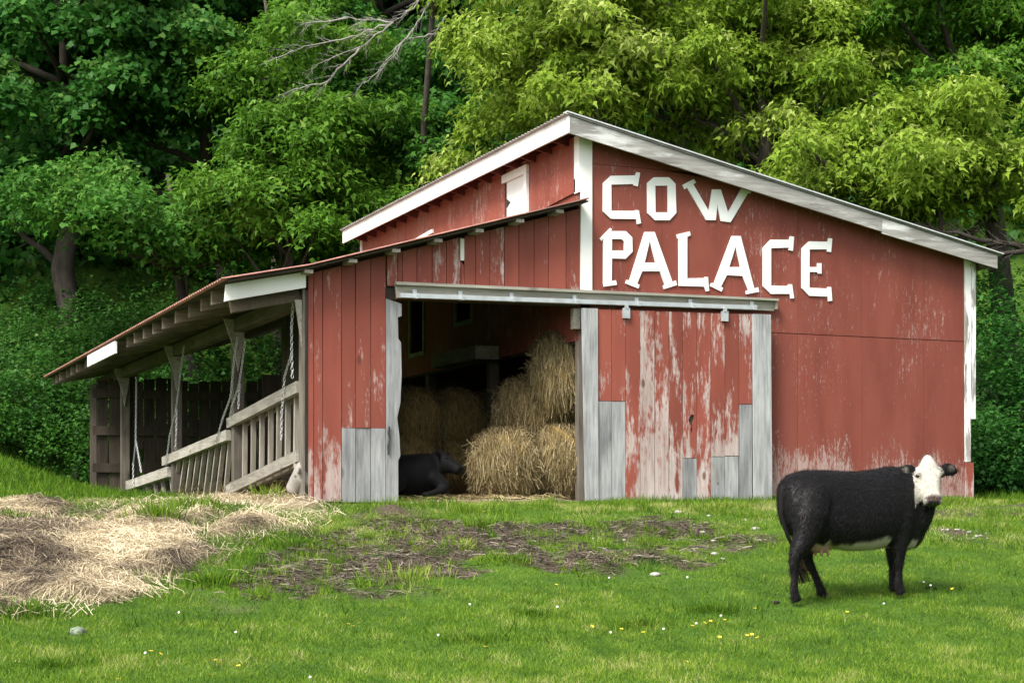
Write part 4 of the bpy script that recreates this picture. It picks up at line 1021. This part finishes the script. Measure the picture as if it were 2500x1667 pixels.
# -- pale faced cow under the rack
fp = onX(716, 1150, LX - .10); FP = Vector((LX + .55, .95, .02)); RF = Matrix.Identity(4)
cow3 = empty('cow', FP, 'cow with white face lying under the upper feed rack', 'cow')
mb = MB(); inv = Matrix.Translation(FP).inverted()
poll3 = inv @ (onX(733, 1125, LX - .02)); mz = inv @ (onX(696, 1192, LX - .18))
ax3 = (mz - poll3); L3 = ax3.length; ax3n = ax3.normalized()
loft(mb, [ring(Vector((0.35, y, .36)), Xv, Zv, w, h, 22, 2.2) for y, w, h in ((-.35, .15, .2), (-.2, .30, .32), (.1, .40, .36), (.5, .42, .37), (.9, .38, .35), (1.15, .22, .25))])
limb(mb, [(.25, -.1, .45), (-.1, -.25, .45), tuple(poll3 + ax3n * .06 + Vector((.05, .06, 0)))], [.27, .2, .12], 14)
rt3 = Vector((.75, -.6, .25)); rt3 = (rt3 - ax3n * rt3.dot(ax3n)).normalized()
h3, r3, n3v = head_into(mb, poll3, ax3, Vector((-CA, SA, .55)), L3, 1.2)
for s in (-1, 1): ear_into(mb, poll3 + h3 * .09 + r3 * (s * .07) - n3v * .07, r3 * s, Zv, n3v, .18, .055)
p3, h3n, r3n, n3n = [np.array(q) for q in (poll3, h3, r3, n3v)]
def coat3(co):
    r_ = co - p3; a = r_ @ h3n / L3; s = r_ @ r3n; q = r_ @ n3n
    c = np.tile(np.array(BLACK), (len(co), 1)); face = (a > -.25) & (a < 1.1) & (np.abs(s) < .30) & (q > -.34)
    c[face] = (.27, .25, .225)
    for sg in (-1, 1):
        k_ = face * sstep(.026, .012, np.sqrt(((a - .40) * L3) ** 2 + (s - sg * .14) ** 2 + (q + .06) ** 2)); c = c * (1 - k_[:, None]) + np.array((.02, .02, .02)) * k_[:, None]
        k_ = face * sstep(.030, .018, np.sqrt(((a - .95) * L3) ** 2 + (s - sg * .07) ** 2 + (q + .02) ** 2)); c = c * (1 - k_[:, None]) + np.array((.03, .02, .02)) * k_[:, None]
    return c
finish_cow('body', mb, FP, RF, coat3, cow3, .022, 4)

# ------------------------------------------------------------------ trees
RNG = np.random.default_rng(21)
M['bark'] = wood('grey_brown_bark', (.020, .016, .013), (.085, .072, .060), 'z', .95, False)
M['dead'] = wood('bleached_dead_wood', (.16, .15, .135), (.42, .40, .37), 'z', .9, False)
LEAFC = {
 'dark':  [(0, (.012, .058, .010)), (.5, (.034, .130, .020)), (.85, (.070, .20, .030)), (1, (.13, .26, .05))],
 'mid':   [(0, (.018, .075, .010)), (.5, (.050, .165, .020)), (.85, (.095, .24, .032)), (1, (.16, .29, .06))],
 'fresh': [(0, (.030, .090, .008)), (.5, (.082, .200, .016)), (.85, (.14, .28, .028)), (1, (.22, .34, .06))],
 'yellow':[(0, (.055, .120, .008)), (.45, (.165, .275, .020)), (.8, (.27, .38, .045)), (1, (.42, .50, .14))],
 'shrub': [(0, (.013, .055, .009)), (.5, (.038, .125, .018)), (.85, (.075, .19, .030)), (1, (.15, .25, .07))]}
for k, st in LEAFC.items(): M['leaf_' + k] = ribbon_mat('leaf_' + k, st, .5, .45, .16)
TV = np.array([(0, 0, 0), (-.46, .26, -.05), (-.17, .52, .04), (0, 1, -.16), (.17, .52, .04), (.46, .26, -.05)])
TVN = np.array([(0, 0, 0), (-.30, .30, -.04), (-.13, .52, .03), (0, 1.15, -.08), (.13, .52, .03), (.30, .30, -.04)])
TFC = [(0, 2, 1), (0, 3, 2), (0, 4, 3), (0, 5, 4)]
def leaves(name, P, out, size, rnd, mat, parent, narrow=False, droop=.5, far=False):
    n = len(P); nrm = unit(np.array([0, 0, 1.0 - .5 * droop]) + out * (.45 + .3 * droop) + RNG.normal(size=(n, 3)) * .55)
    tip = out * .6 + RNG.normal(size=(n, 3)) * .55; tip[:, 2] -= droop
    tip = unit(tip - nrm * (tip * nrm).sum(1, keepdims=True)); sd_ = np.cross(tip, nrm)
    t = TVN if narrow else TV; s = size[:, None, None]
    V = P[:, None] + (sd_[:, None] * t[None, :, 0:1] + tip[:, None] * t[None, :, 1:2] + nrm[:, None] * t[None, :, 2:3]) * s
    if far: return obj(name, template_mesh(name, V[:, [0, 1, 3, 5]], None, [(0, 2, 1), (0, 3, 2)], rnd), M[mat], parent)
    return obj(name, template_mesh(name, V, None, TFC, rnd), M[mat], parent)
def bough_points(c, o, L, W, H, nspray, nleaf, spr):
    """a layered bough: sprays over a flattened dome that hangs outwards"""
    side = np.array([-o[1], o[0], 0]); u = RNG.random(nspray) * 2 - 1; v = RNG.normal(size=nspray) * .45
    v = np.clip(v, -1, 1) * np.sqrt(np.clip(1 - u * u * .8, .05, 1))
    w = H * (1 - .8 * u * u - .9 * v * v) - H * .45 * (u + 1) * .6 + RNG.normal(size=nspray) * H * .22
    C = c + np.outer(u * L / 2, o) + np.outer(v * W / 2, side); C[:, 2] += w
    k = np.repeat(np.arange(nspray), nleaf); n = len(k)
    off = RNG.normal(size=(n, 3)) * np.array([spr, spr, spr * .55])
    P = C[k] + off; P[:, 2] -= .35 * (off[:, 0] ** 2 + off[:, 1] ** 2) / spr
    outv = unit(off * [1, 1, .4] / spr + o * .6 + side * (v[k] * .5)[:, None])
    tone = (w / max(H, .01))[k] * .10 + (off[:, 2] / spr) * .05 + (RNG.normal(size=nspray) * .10)[k]
    return P, outv, tone
def tree(name, label, px, py, d, R, boughs, leafsize, mat, base_px=None, trunk_r=.28, narrow=False, group=None, tone=.45, nspray=26, nleaf=32, limbs=5, blen=2.6, seed=0, droop=.5, fill=.55):
    """crown centre seen at (px, py) at d metres, radii R = (across, deep, up)"""
    C = np.array(at(px, py, d)); bx, by = at(base_px if base_px is not None else px, HY, d + .3).xy
    bz = float(base_height(bx, by))
    e = empty(name, (bx, by, bz), label, 'tree', group)
    rr = random.Random(seed + int(px))
    ax_, dp_ = np.array([CA, -SA, 0]), np.array([SA, CA, 0])
    # trunk and limbs
    mbt = MB(); top = Vector(C) + Vector((0, 0, R[2] * .55)); b0 = Vector((bx, by, bz - .3))
    n = 9; pts = [b0.lerp(top, i / (n - 1)) + Vector((rr.uniform(-.16, .16), rr.uniform(-.16, .16), 0)) * (0 if i == 0 else 1) for i in range(n)]
    mbt.tube(pts, [trunk_r * (1.25 if i == 0 else 1) * (1 - .82 * i / (n - 1)) for i in range(n)], 10)
    tr_o = mbt.build('trunk', M['bark'], e, True)
    Ps, Os, Ts = [], [], []
    lm = MB()
    for i in range(boughs):
        while True:
            q = RNG.normal(size=3); q /= np.linalg.norm(q)
            if q[1] < .45: break                                   # leaves out boughs on the far side from the camera
        q *= (fill + (1.18 - fill) * RNG.random())
        c = C + ax_ * q[0] * R[0] + dp_ * q[1] * R[1]; c[2] += q[2] * R[2]
        o = ax_ * q[0] + dp_ * q[1] + RNG.normal(size=3) * .25; o[2] = 0; o /= np.linalg.norm(o) + 1e-9
        L = blen * (.7 + .6 * RNG.random())
        p_, o_, t_ = bough_points(c, o, L, L * (.6 + .3 * RNG.random()), L * .20, nspray, nleaf, .26 * blen / 2.6)
        Ps.append(p_); Os.append(o_); Ts.append(t_ + RNG.normal() * .09)
        if i % 3 == 0:
            s = pts[min(n - 1, max(2, int((c[2] - bz) / (top.z - bz) * (n - 1)) - 1))]; cv = Vector(c) + Vector((0, 0, -.1)); md = s.lerp(cv, .5) + Vector((rr.uniform(-.2, .2), rr.uniform(-.2, .2), -.25))
            end = cv + Vector(o) * L * .35
            lm.tube([s, s.lerp(md, .5) + Vector((0, 0, .1)), md, md.lerp(cv, .6), cv, end], [trunk_r * .34, trunk_r * .28, trunk_r * .22, trunk_r * .15, trunk_r * .1, .012], 5)
    if lm.v: lm.build('limbs', M['bark'], e, True)
    P, O, T = np.concatenate(Ps), np.concatenate(Os), np.concatenate(Ts); n = len(P)
    leaves('crown', P, O, leafsize * (.55 + .9 * RNG.random(n)), np.clip(tone + T + RNG.normal(size=n) * .16, 0, 1), mat, e, narrow, droop, d > 47)
    return e
G1 = 'maples on the slope behind the lean-to'
# far wall of the wood
for i, (px, py, d, R, lab) in enumerate([
    (-60, 250, 58, (6, 3, 7), 'far dark maple at the edge of the wood beyond the lone trunk'), (420, 120, 60, (6, 3, 7), 'far dark maple deep in the wood behind the low bough maple'),
    (860, 230, 59, (5.5, 3, 7), 'far dark maple deep in the wood behind the dead branches'), (1300, 200, 58, (6, 3, 7), 'far dark maple hidden behind the ridge of the barn roof'),
    (1800, 200, 56, (6, 3, 7), 'far dark tree in the wood behind the middle of the barn roof'), (2330, 250, 54, (6, 3, 8), 'far dark tree in the wood behind the yellow green oak'),
    (640, 560, 54, (7, 2, 3.4), 'far low maple on the slope above the lean-to roof'), (120, 640, 54, (5.5, 2, 3), 'far low dark tree on the shrubby slope'),
    (1150, 520, 54, (6, 2, 4), 'far low maple right behind the barn'),
    (160, -120, 56, (6, 2.5, 4), 'far dark treetop above the tall maple with the bare trunk'), (700, -130, 57, (6, 2.5, 4), 'far dark treetop over the dead branches'),
    (1150, -60, 57, (5, 2.5, 4), 'far dark treetop between dead branches and yellow green tree'), (1650, -150, 55, (6, 2.5, 4), 'far dark treetop over the yellow green oaks'), (2250, -150, 54, (6, 2.5, 4), 'far dark treetop over the thick trunked oak')]):
    tree('maple_tree', lab, px, py, d, R, 38, .32, 'leaf_dark', trunk_r=.3, group='far trees of the wood', tone=.42, nspray=22, nleaf=14, blen=3.6, seed=i, fill=.35)
tree('maple_tree', 'tall dark maple with bare lower trunk beside the shrubby slope', 150, 190, 48, (4.6, 3, 4.6), 34, .19, 'leaf_dark', 165, .42, group=G1, tone=.58, seed=1)
tree('maple_tree', 'tall dark maple whose crown stands over the lean-to', 470, 180, 49, (4.4, 3, 4.6), 32, .19, 'leaf_dark', 560, .34, group=G1, tone=.54, seed=2)
tree('maple_tree', 'broad low maple with sunlit layered boughs above the lean-to eave', 400, 510, 43, (3.0, 2.4, 1.7), 22, .17, 'leaf_mid', 480, .25, group=G1, tone=.62, seed=3, blen=2.4)
tree('maple_tree', 'light green maple with pointed leaves left of the roof', 790, 330, 43, (2.6, 2.2, 2.5), 26, .18, 'leaf_fresh', 700, .26, True, G1, .50, seed=4, blen=2.4)
tree('maple_tree', 'low fresh green maple bough hanging beside the white eave board', 700, 505, 41.5, (1.9, 1.6, .9), 12, .18, 'leaf_fresh', 740, .2, True, G1, .50, seed=5, blen=2.2)
tree('maple_tree', 'dense mid green maple rising right behind the white eave board', 1010, 380, 45, (2.8, 2.4, 2.6), 22, .17, 'leaf_mid', 1010, .26, False, G1, .50, seed=6)
tree('maple_tree', 'dark maple behind the bleached dead branches', 930, 60, 50, (4.0, 2.6, 3.0), 22, .19, 'leaf_dark', 860, .3, False, G1, .46, seed=7)
tree('maple_tree', 'slim fresh green tree at the top of the wood left of the dead branches', 640, 90, 46, (2.0, 2, 2.4), 12, .17, 'leaf_fresh', 690, .2, True, G1, .40, seed=8, blen=2.0)
G2 = 'yellow green trees leaning over the barn roof'
tree('oak_tree', 'bright yellow green tree standing behind the ridge of the barn', 1420, 190, 39.5, (3.1, 2.6, 3.2), 56, .165, 'leaf_yellow', 1560, .3, True, G2, .62, seed=9, blen=1.9, droop=.75, fill=.3, nleaf=27)
tree('oak_tree', 'large yellow green oak above the middle of the roof', 1830, 130, 40, (4.2, 2.8, 2.9), 66, .165, 'leaf_yellow', 1930, .36, True, G2, .52, seed=10, blen=1.9, droop=.75, fill=.3, nleaf=27)
tree('oak_tree', 'yellow green oak with low boughs brushing the rake of the roof', 2180, 420, 37, (3.2, 2.2, 1.9), 48, .165, 'leaf_yellow', 2450, .42, True, G2, .54, seed=11, blen=1.9, droop=.75, fill=.3, nleaf=27)
tree('oak_tree', 'darker green oak with thick trunk beyond the barn corner', 2380, 110, 40, (3.1, 2.6, 3.0), 44, .18, 'leaf_fresh', 2490, .42, True, G2, .42, seed=12, blen=1.9, droop=.75, fill=.3, nleaf=27)

# gnarled limbs and dead branches
def branch_tree(name, label, px, d, segs, mat, r0, cat='tree', back=0.0):
    bx, by = at(px, HY, d + back).xy; bz = float(base_height(bx, by)); e = empty(name, (bx, by, bz), label, cat)
    top = at(*segs[0][0], d); mbt = MB(); b0 = Vector((bx, by, bz - .3))
    mbt.tube([b0, b0.lerp(top, .35) + Vector((.15, 0, 0)), b0.lerp(top, .7) - Vector((.1, 0, 0)), top, top + Vector((.1, 0, 1.0)), top + Vector((-.3, .1, 2.6))], [r0 * 1.6, r0 * 1.3, r0 * 1.15, r0, r0 * .7, .02], 9); mbt.build('trunk', M['bark'], e, True)
    rr = random.Random(5)
    lm = MB()
    def grow(p, q, r, lvl):
        k = 6; pts = [p.lerp(q, i / k) + Vector((rr.uniform(-1, 1), rr.uniform(-1, 1), rr.uniform(-1, 1))) * (q - p).length * .035 * (i > 0) for i in range(k + 1)]
        lm.tube(pts, [r * (1 - .72 * i / k) for i in range(k + 1)], 6 if lvl < 2 else 3)
        if lvl < 3:
            for i in range(2, k + 1):
                for _ in range(2 if lvl else 1):
                    dv = (q - p).normalized() + Vector((rr.uniform(-.8, .8), rr.uniform(-.8, .8), rr.uniform(-.8, .7)))
                    grow(pts[i], pts[i] + dv.normalized() * (q - p).length * rr.uniform(.18, .42), r * .42 * (1 - .09 * i), lvl + 1)
    for s in segs:
        P = [at(x, y, d - .25 * i) for i, (x, y) in enumerate(s)]
        for i in range(len(P) - 1): grow(P[i], P[i + 1], r0 * .45 * (1 - .28 * i), 1)
    lm.build('limbs', mat, e, True); return e
branch_tree('dead_tree', 'bleached leafless branches reaching out of the dark wood', 1010, 40.6, [[(1060, -20), (960, 55), (880, 115), (760, 165)], [(960, 55), (860, 90), (720, 125), (650, 150)], [(960, 55), (850, 45), (730, 60)], [(880, 115), (800, 200), (700, 225)], [(1060, -20), (1010, 70), (930, 170), (865, 225)], [(1090, 40), (1060, 85), (990, 95), (930, 180)]], M['dead'], .07, back=4.2)
branch_tree('bare_limb_tree', 'twisted grey limb curving over the middle of the roof', 1880, 39, [[(1865, 410), (1790, 330), (1700, 290), (1690, 250)]], M['bark'], .20)
branch_tree('leaning_trunk', 'thick old trunk leaning at the shaded barn corner', 2690, 35, [[(2570, 610), (2420, 590), (2290, 560)], [(2570, 610), (2400, 625), (2280, 565)]], M['bark'], .20)

# ------------------------------------------------------------------ shrubs on the slope
def shrub(label, px, py, d, w, h, mat='leaf_shrub', size=.085, nsp=60, nl=34, tone=.45, group='shrubs on the slope'):
    bx, by = at(px, HY, d).xy; bz = float(base_height(bx, by)); top = (HY - py) / F * d
    e = empty('shrub', (bx, by, bz), label, 'shrub', group)
    hh = max(h, top - bz); c = np.array([bx, by, bz])
    th = RNG.random(nsp) * 6.283; ph = RNG.random(nsp); rr = np.sqrt(RNG.random(nsp)) * .4 + .6
    C = c + np.stack([np.cos(th) * rr * w * np.sqrt(1 - ph ** 2 * .8), np.sin(th) * rr * w * .8 * np.sqrt(1 - ph ** 2 * .8), .1 + ph * hh * rr], -1)
    k = np.repeat(np.arange(nsp), nl); off = RNG.normal(size=(len(k), 3)) * [.2, .2, .15]; P = C[k] + off
    O = unit(P - (c + [0, 0, hh * .3]) + RNG.normal(size=P.shape) * .3)
    leaves('crown', P, O, size * (.7 + .6 * RNG.random(len(P))), np.clip(tone + (off[:, 2]) * .6 + (ph[k] - .5) * .2 + RNG.normal(size=len(P)) * .14 + RNG.normal() * .05, 0, 1), mat, e, False, .2)
    st = MB()
    for i in range(5):
        q = Vector(C[i]); st.tube([(bx, by, bz - .1), tuple(Vector((bx, by, bz)).lerp(q, .5) + Vector((.05, 0, .1))), tuple(q)], [.035, .022, .008], 5)
    st.build('stem', M['bark'], e, True); return e
SH = [(20, 930, 41, 1.8, 1.6, 'light green bush at the picture edge of the lawn beside the slope'), (110, 890, 41.5, 1.7, 1.7, 'light green bush on the lawn edge beyond the roof tip'),
 (215, 910, 41.5, 1.6, 1.6, 'bushy shrub just beyond the plank wall end'), (170, 1000, 40.2, 1.0, .9, 'low round shrub with yellow blossom below the roof tip'),
 (250, 1010, 40.4, .9, .9, 'low shrub against the weathered end of the plank wall'), (30, 820, 44, 2.2, 1.6, 'dark shrub higher on the slope above the lawn bushes'),
 (150, 790, 45, 2.2, 1.5, 'dark shrub higher on the slope over the roof tip'), (270, 770, 45, 2.2, 1.5, 'dark shrub on the slope over the outer rafters'),
 (380, 770, 46, 2.2, 1.6, 'dark shrub on the slope seen over the lean-to eave'), (60, 730, 49, 2.3, 1.6, 'shadowed shrub on the upper slope near the bare trunk'),
 (220, 710, 50, 2.4, 1.6, 'shadowed shrub on the upper slope between the trunks'), (420, 880, 42, 1.8, 2.2, 'green shrub seen through the shed over the plank wall'),
 (540, 870, 43, 1.8, 2.4, 'green shrub seen through the shed behind the second post'), (660, 850, 44, 1.9, 2.4, 'green shrub seen through the shed beside the corner post'),
 (330, 900, 42, 1.5, 2.0, 'green shrub seen through the shed beside the far post'), (500, 700, 48, 2.4, 1.6, 'shadowed shrub on the slope over the white corner board'),
 (650, 690, 47, 2.4, 1.6, 'dark shrub on the slope over the kink of the lean-to roof'), (780, 640, 49, 2.6, 1.8, 'dark shrub behind the lean-to roof near the white eave end'),
 (60, 860, 42, 1.8, 1.4, 'leafy shrub above the light green lawn bushes'), (190, 840, 42.5, 1.8, 1.4, 'leafy shrub between the roof tip and the lawn bushes'), (90, 760, 46.5, 2.0, 1.4, 'leafy shrub in the middle of the slope below the bare trunk'), (300, 720, 48, 2.2, 1.5, 'leafy shrub in the middle of the slope above the eave'), (-20, 760, 46, 2.0, 1.4, 'leafy shrub in the middle of the slope at the wood edge'),
 (-20, 640, 52, 2.6, 1.8, 'shadowed shrub behind the bare maple trunk'), (120, 630, 53, 2.6, 1.8, 'shadowed shrub right beside the bare maple trunk'), (330, 640, 52, 2.6, 1.8, 'shadowed shrub under the low maple boughs'), (900, 590, 50, 2.6, 1.8, 'dark shrub behind the end of the white eave board'),
 (-60, 1040, 40, 1.3, 1.0, 'low bush on the lawn at the foot of the slope')]
for i, (px, py, d, w, h, lab) in enumerate(SH):
    shrub(lab, px, py, d, w, h, 'leaf_mid' if d < 41 else 'leaf_shrub', .09 if d < 41 else .12, 64, 34, .50 if d < 41 else .42)
for px, py, d, w, h, lab in ((2440, 780, 33, 1.1, 2.6, 'dark shrub rising beside the barn corner'), (2510, 860, 32.5, 1.2, 2.4, 'dark shrub at the shaded edge beyond the corner shrub'),
                             (2425, 1000, 31, .8, 1.4, 'low dark shrub at the foot of the barn corner'), (2500, 1050, 31, .9, 1.2, 'low dark shrub beside the gravel strip'), (2480, 640, 37, 2.0, 3.2, 'tall dark shrub behind the leaning trunk'), (2392, 600, 38.5, 1.6, 4.0, 'upright dark shrub tight behind the barn corner'), (2400, 660, 37, 1.3, 3.0, 'dark shrub filling the gap behind the barn corner'), (2450, 620, 40, 1.8, 3.4, 'tall shadowed shrub deeper behind the barn corner'), (2470, 700, 33.6, 1.0, 2.6, 'leafy dark shrub growing in front of the leaning trunk')):
    shrub(lab, px, py, d, w, h, 'leaf_dark', .10, 90, 36, .40, 'dark shrubs beside the barn corner')

# ------------------------------------------------------------------ flowers, stones, clods
M['puff'] = plain('dandelion_clock', (.78, .78, .74), .9, 0, .05); M['gold'] = plain('buttercup_yellow', (.62, .47, .04), .6, 0, .1); M['stem'] = plain('flower_stem', (.08, .17, .03), .7)
pm = bmesh.new(); bmesh.ops.create_icosphere(pm, subdivisions=2, radius=.014)
for v in pm.verts: v.co *= random.uniform(.82, 1.12)
puff_me = bpy.data.meshes.new('seed_head'); pm.to_mesh(puff_me); pm.free(); puff_me.materials.append(M['puff'])
fl = MB()
for i in range(6):
    a = i * math.pi / 3; d1 = Vector((math.cos(a), math.sin(a), 0)); d2 = Vector((-math.sin(a), math.cos(a), 0))
    fl.add([(0, 0, 0), d1 * .018 - d2 * .010 + Vector((0, 0, .008)), d1 * .024 + Vector((0, 0, .011)), d1 * .018 + d2 * .010 + Vector((0, 0, .008))], [(0, 1, 2, 3)])
flower_me = mesh_of('blossom', fl.v, fl.f); flower_me.materials.append(M['gold'])
sm_ = MB().tube([(0, 0, 0), (.004, 0, .5), (0, 0, 1)], [.0035, .003, .0025], 5); stem_me = mesh_of('stem', sm_.v, sm_.f); stem_me.materials.append(M['stem'])
def flower(name, label, px, py, me, h, group):
    p = ground_at(px, py + h * F / 15); p.z = float(height(p.x, p.y))
    e = empty(name, p, label, 'flower', group)
    s = bpy.data.objects.new('stem', stem_me); COL.objects.link(s); s.parent = e; s.scale = (1, 1, h)
    hd = bpy.data.objects.new('seed_head' if 'seed' in me.name else 'blossom', me); COL.objects.link(hd); hd.parent = e; hd.location = (0, 0, h); hd.scale = (.85,) * 3; hd.rotation_euler = (random.uniform(-.6, .2), random.uniform(-.3, .3), random.random() * 6)
for px, py in ((437, 1496), (1147, 1474), (1361, 1480), (1070, 1551), (1487, 1407), (1491, 1546), (1760, 1502), (1700, 1522), (2255, 1418), (2272, 1425), (757, 1658), (2158, 1472), (355, 1601), (576, 1545), (1620, 1536), (1678, 1404)):
    flower('dandelion_clock', 'round white dandelion seed head in the grass', px, py, puff_me, random.uniform(.07, .14), 'dandelion clocks in the meadow')
for px, py in ((1358, 1426), (1185, 1583), (1181, 1592), (1445, 1530), (1517, 1537), (1570, 1545), (1690, 1528), (1720, 1521), (1735, 1516), (1770, 1514), (1843, 1485), (1848, 1535), (1757, 1557), (1824, 1552), (1836, 1551), (1849, 1558), (1877, 1559), (1676, 1618), (1800, 1604), (1182, 1242), (850, 1525), (862, 1530), (875, 1522), (870, 1516), (368, 1593), (391, 1601), (519, 1606), (526, 1615), (542, 1622), (582, 1628), (514, 1617), (2118, 1482), (2068, 1494), (2325, 1435), (515, 1652), (752, 1474), (290, 1662)):
    flower('buttercup', 'small yellow flower in the grass', px, py, flower_me, random.uniform(.05, .10), 'yellow flowers in the meadow')
M['stone'] = plain('pale_stone', (.36, .34, .31), .85, 0, .25, 20); M['moss_stone'] = plain('mossy_stone', (.17, .21, .15), .9, 0, .3, 15); M['dung'] = plain('dark_dung', (.02, .016, .012), .9, 0, .3, 30)
def lump(name, label, px, py, s, mat, cat, group=None, flat=.6):
    bm = bmesh.new(); bmesh.ops.create_icosphere(bm, subdivisions=2, radius=1)
    ph = random.random() * 20
    for v in bm.verts:
        n = fbm(np.array([v.co.x * 1.4 + ph]), np.array([v.co.y * 1.4 + v.co.z * 1.9]), 1.1, 3)[0]; v.co *= .7 + .6 * n
        v.co.x *= 1.3; v.co.z *= flat
    me = bpy.data.meshes.new(name); bm.to_mesh(me); bm.free(); o = obj(name, me, M[mat], None, True)
    p = ground_at(px, py); o.location = (p.x, p.y, float(height(p.x, p.y)) + s * flat * .25); o.scale = (s, s, s); o.rotation_euler.z = random.random() * 6
    return tag(o, label, cat, group)
lump('stone', 'mossy grey stone half sunk in the lower lawn', 190, 1547, .075, 'moss_stone', 'stone')
for px, py, s in ((1845, 1292, .05), (1741, 1322, .035), (1484, 1294, .04), (1525, 1311, .03), (1530, 1320, .03), (1183, 1321, .03), (1656, 1252, .05), (1670, 1304, .03), (1714, 1304, .035), (1412, 1285, .05), (1450, 1317, .035), (1686, 1346, .05), (1600, 1405, .05), (1745, 1353, .04), (1762, 1366, .03), (1010, 1230, .05), (1820, 1270, .025), (1730, 1260, .025), (1477, 1347, .03)):
    lump('stone', 'small pale stone on the muddy bank', px, py, s, 'stone', 'stone', 'pale stones on the bank')
for i in range(34):
    lump('pebble', 'pale pebble in the gravel strip behind the cow', random.uniform(2270, 2420), random.uniform(1292, 1318), random.uniform(.010, .028), 'stone', 'pebble', 'pebbles of the gravel strip', .5)
lump('dung_clod', 'dark clod in the grass in front of the cow', 2272, 1437, .055, 'dung', 'clod', None, .4)
lump('dung_clod', 'dark clod in the grass behind the hind hoof', 1892, 1473, .04, 'dung', 'clod', None, .6)
print('OBJ', len(bpy.data.objects), 'TRIS', sum(len(o.data.loops) - 2 * len(o.data.polygons) for o in bpy.data.objects if o.type == 'MESH'))
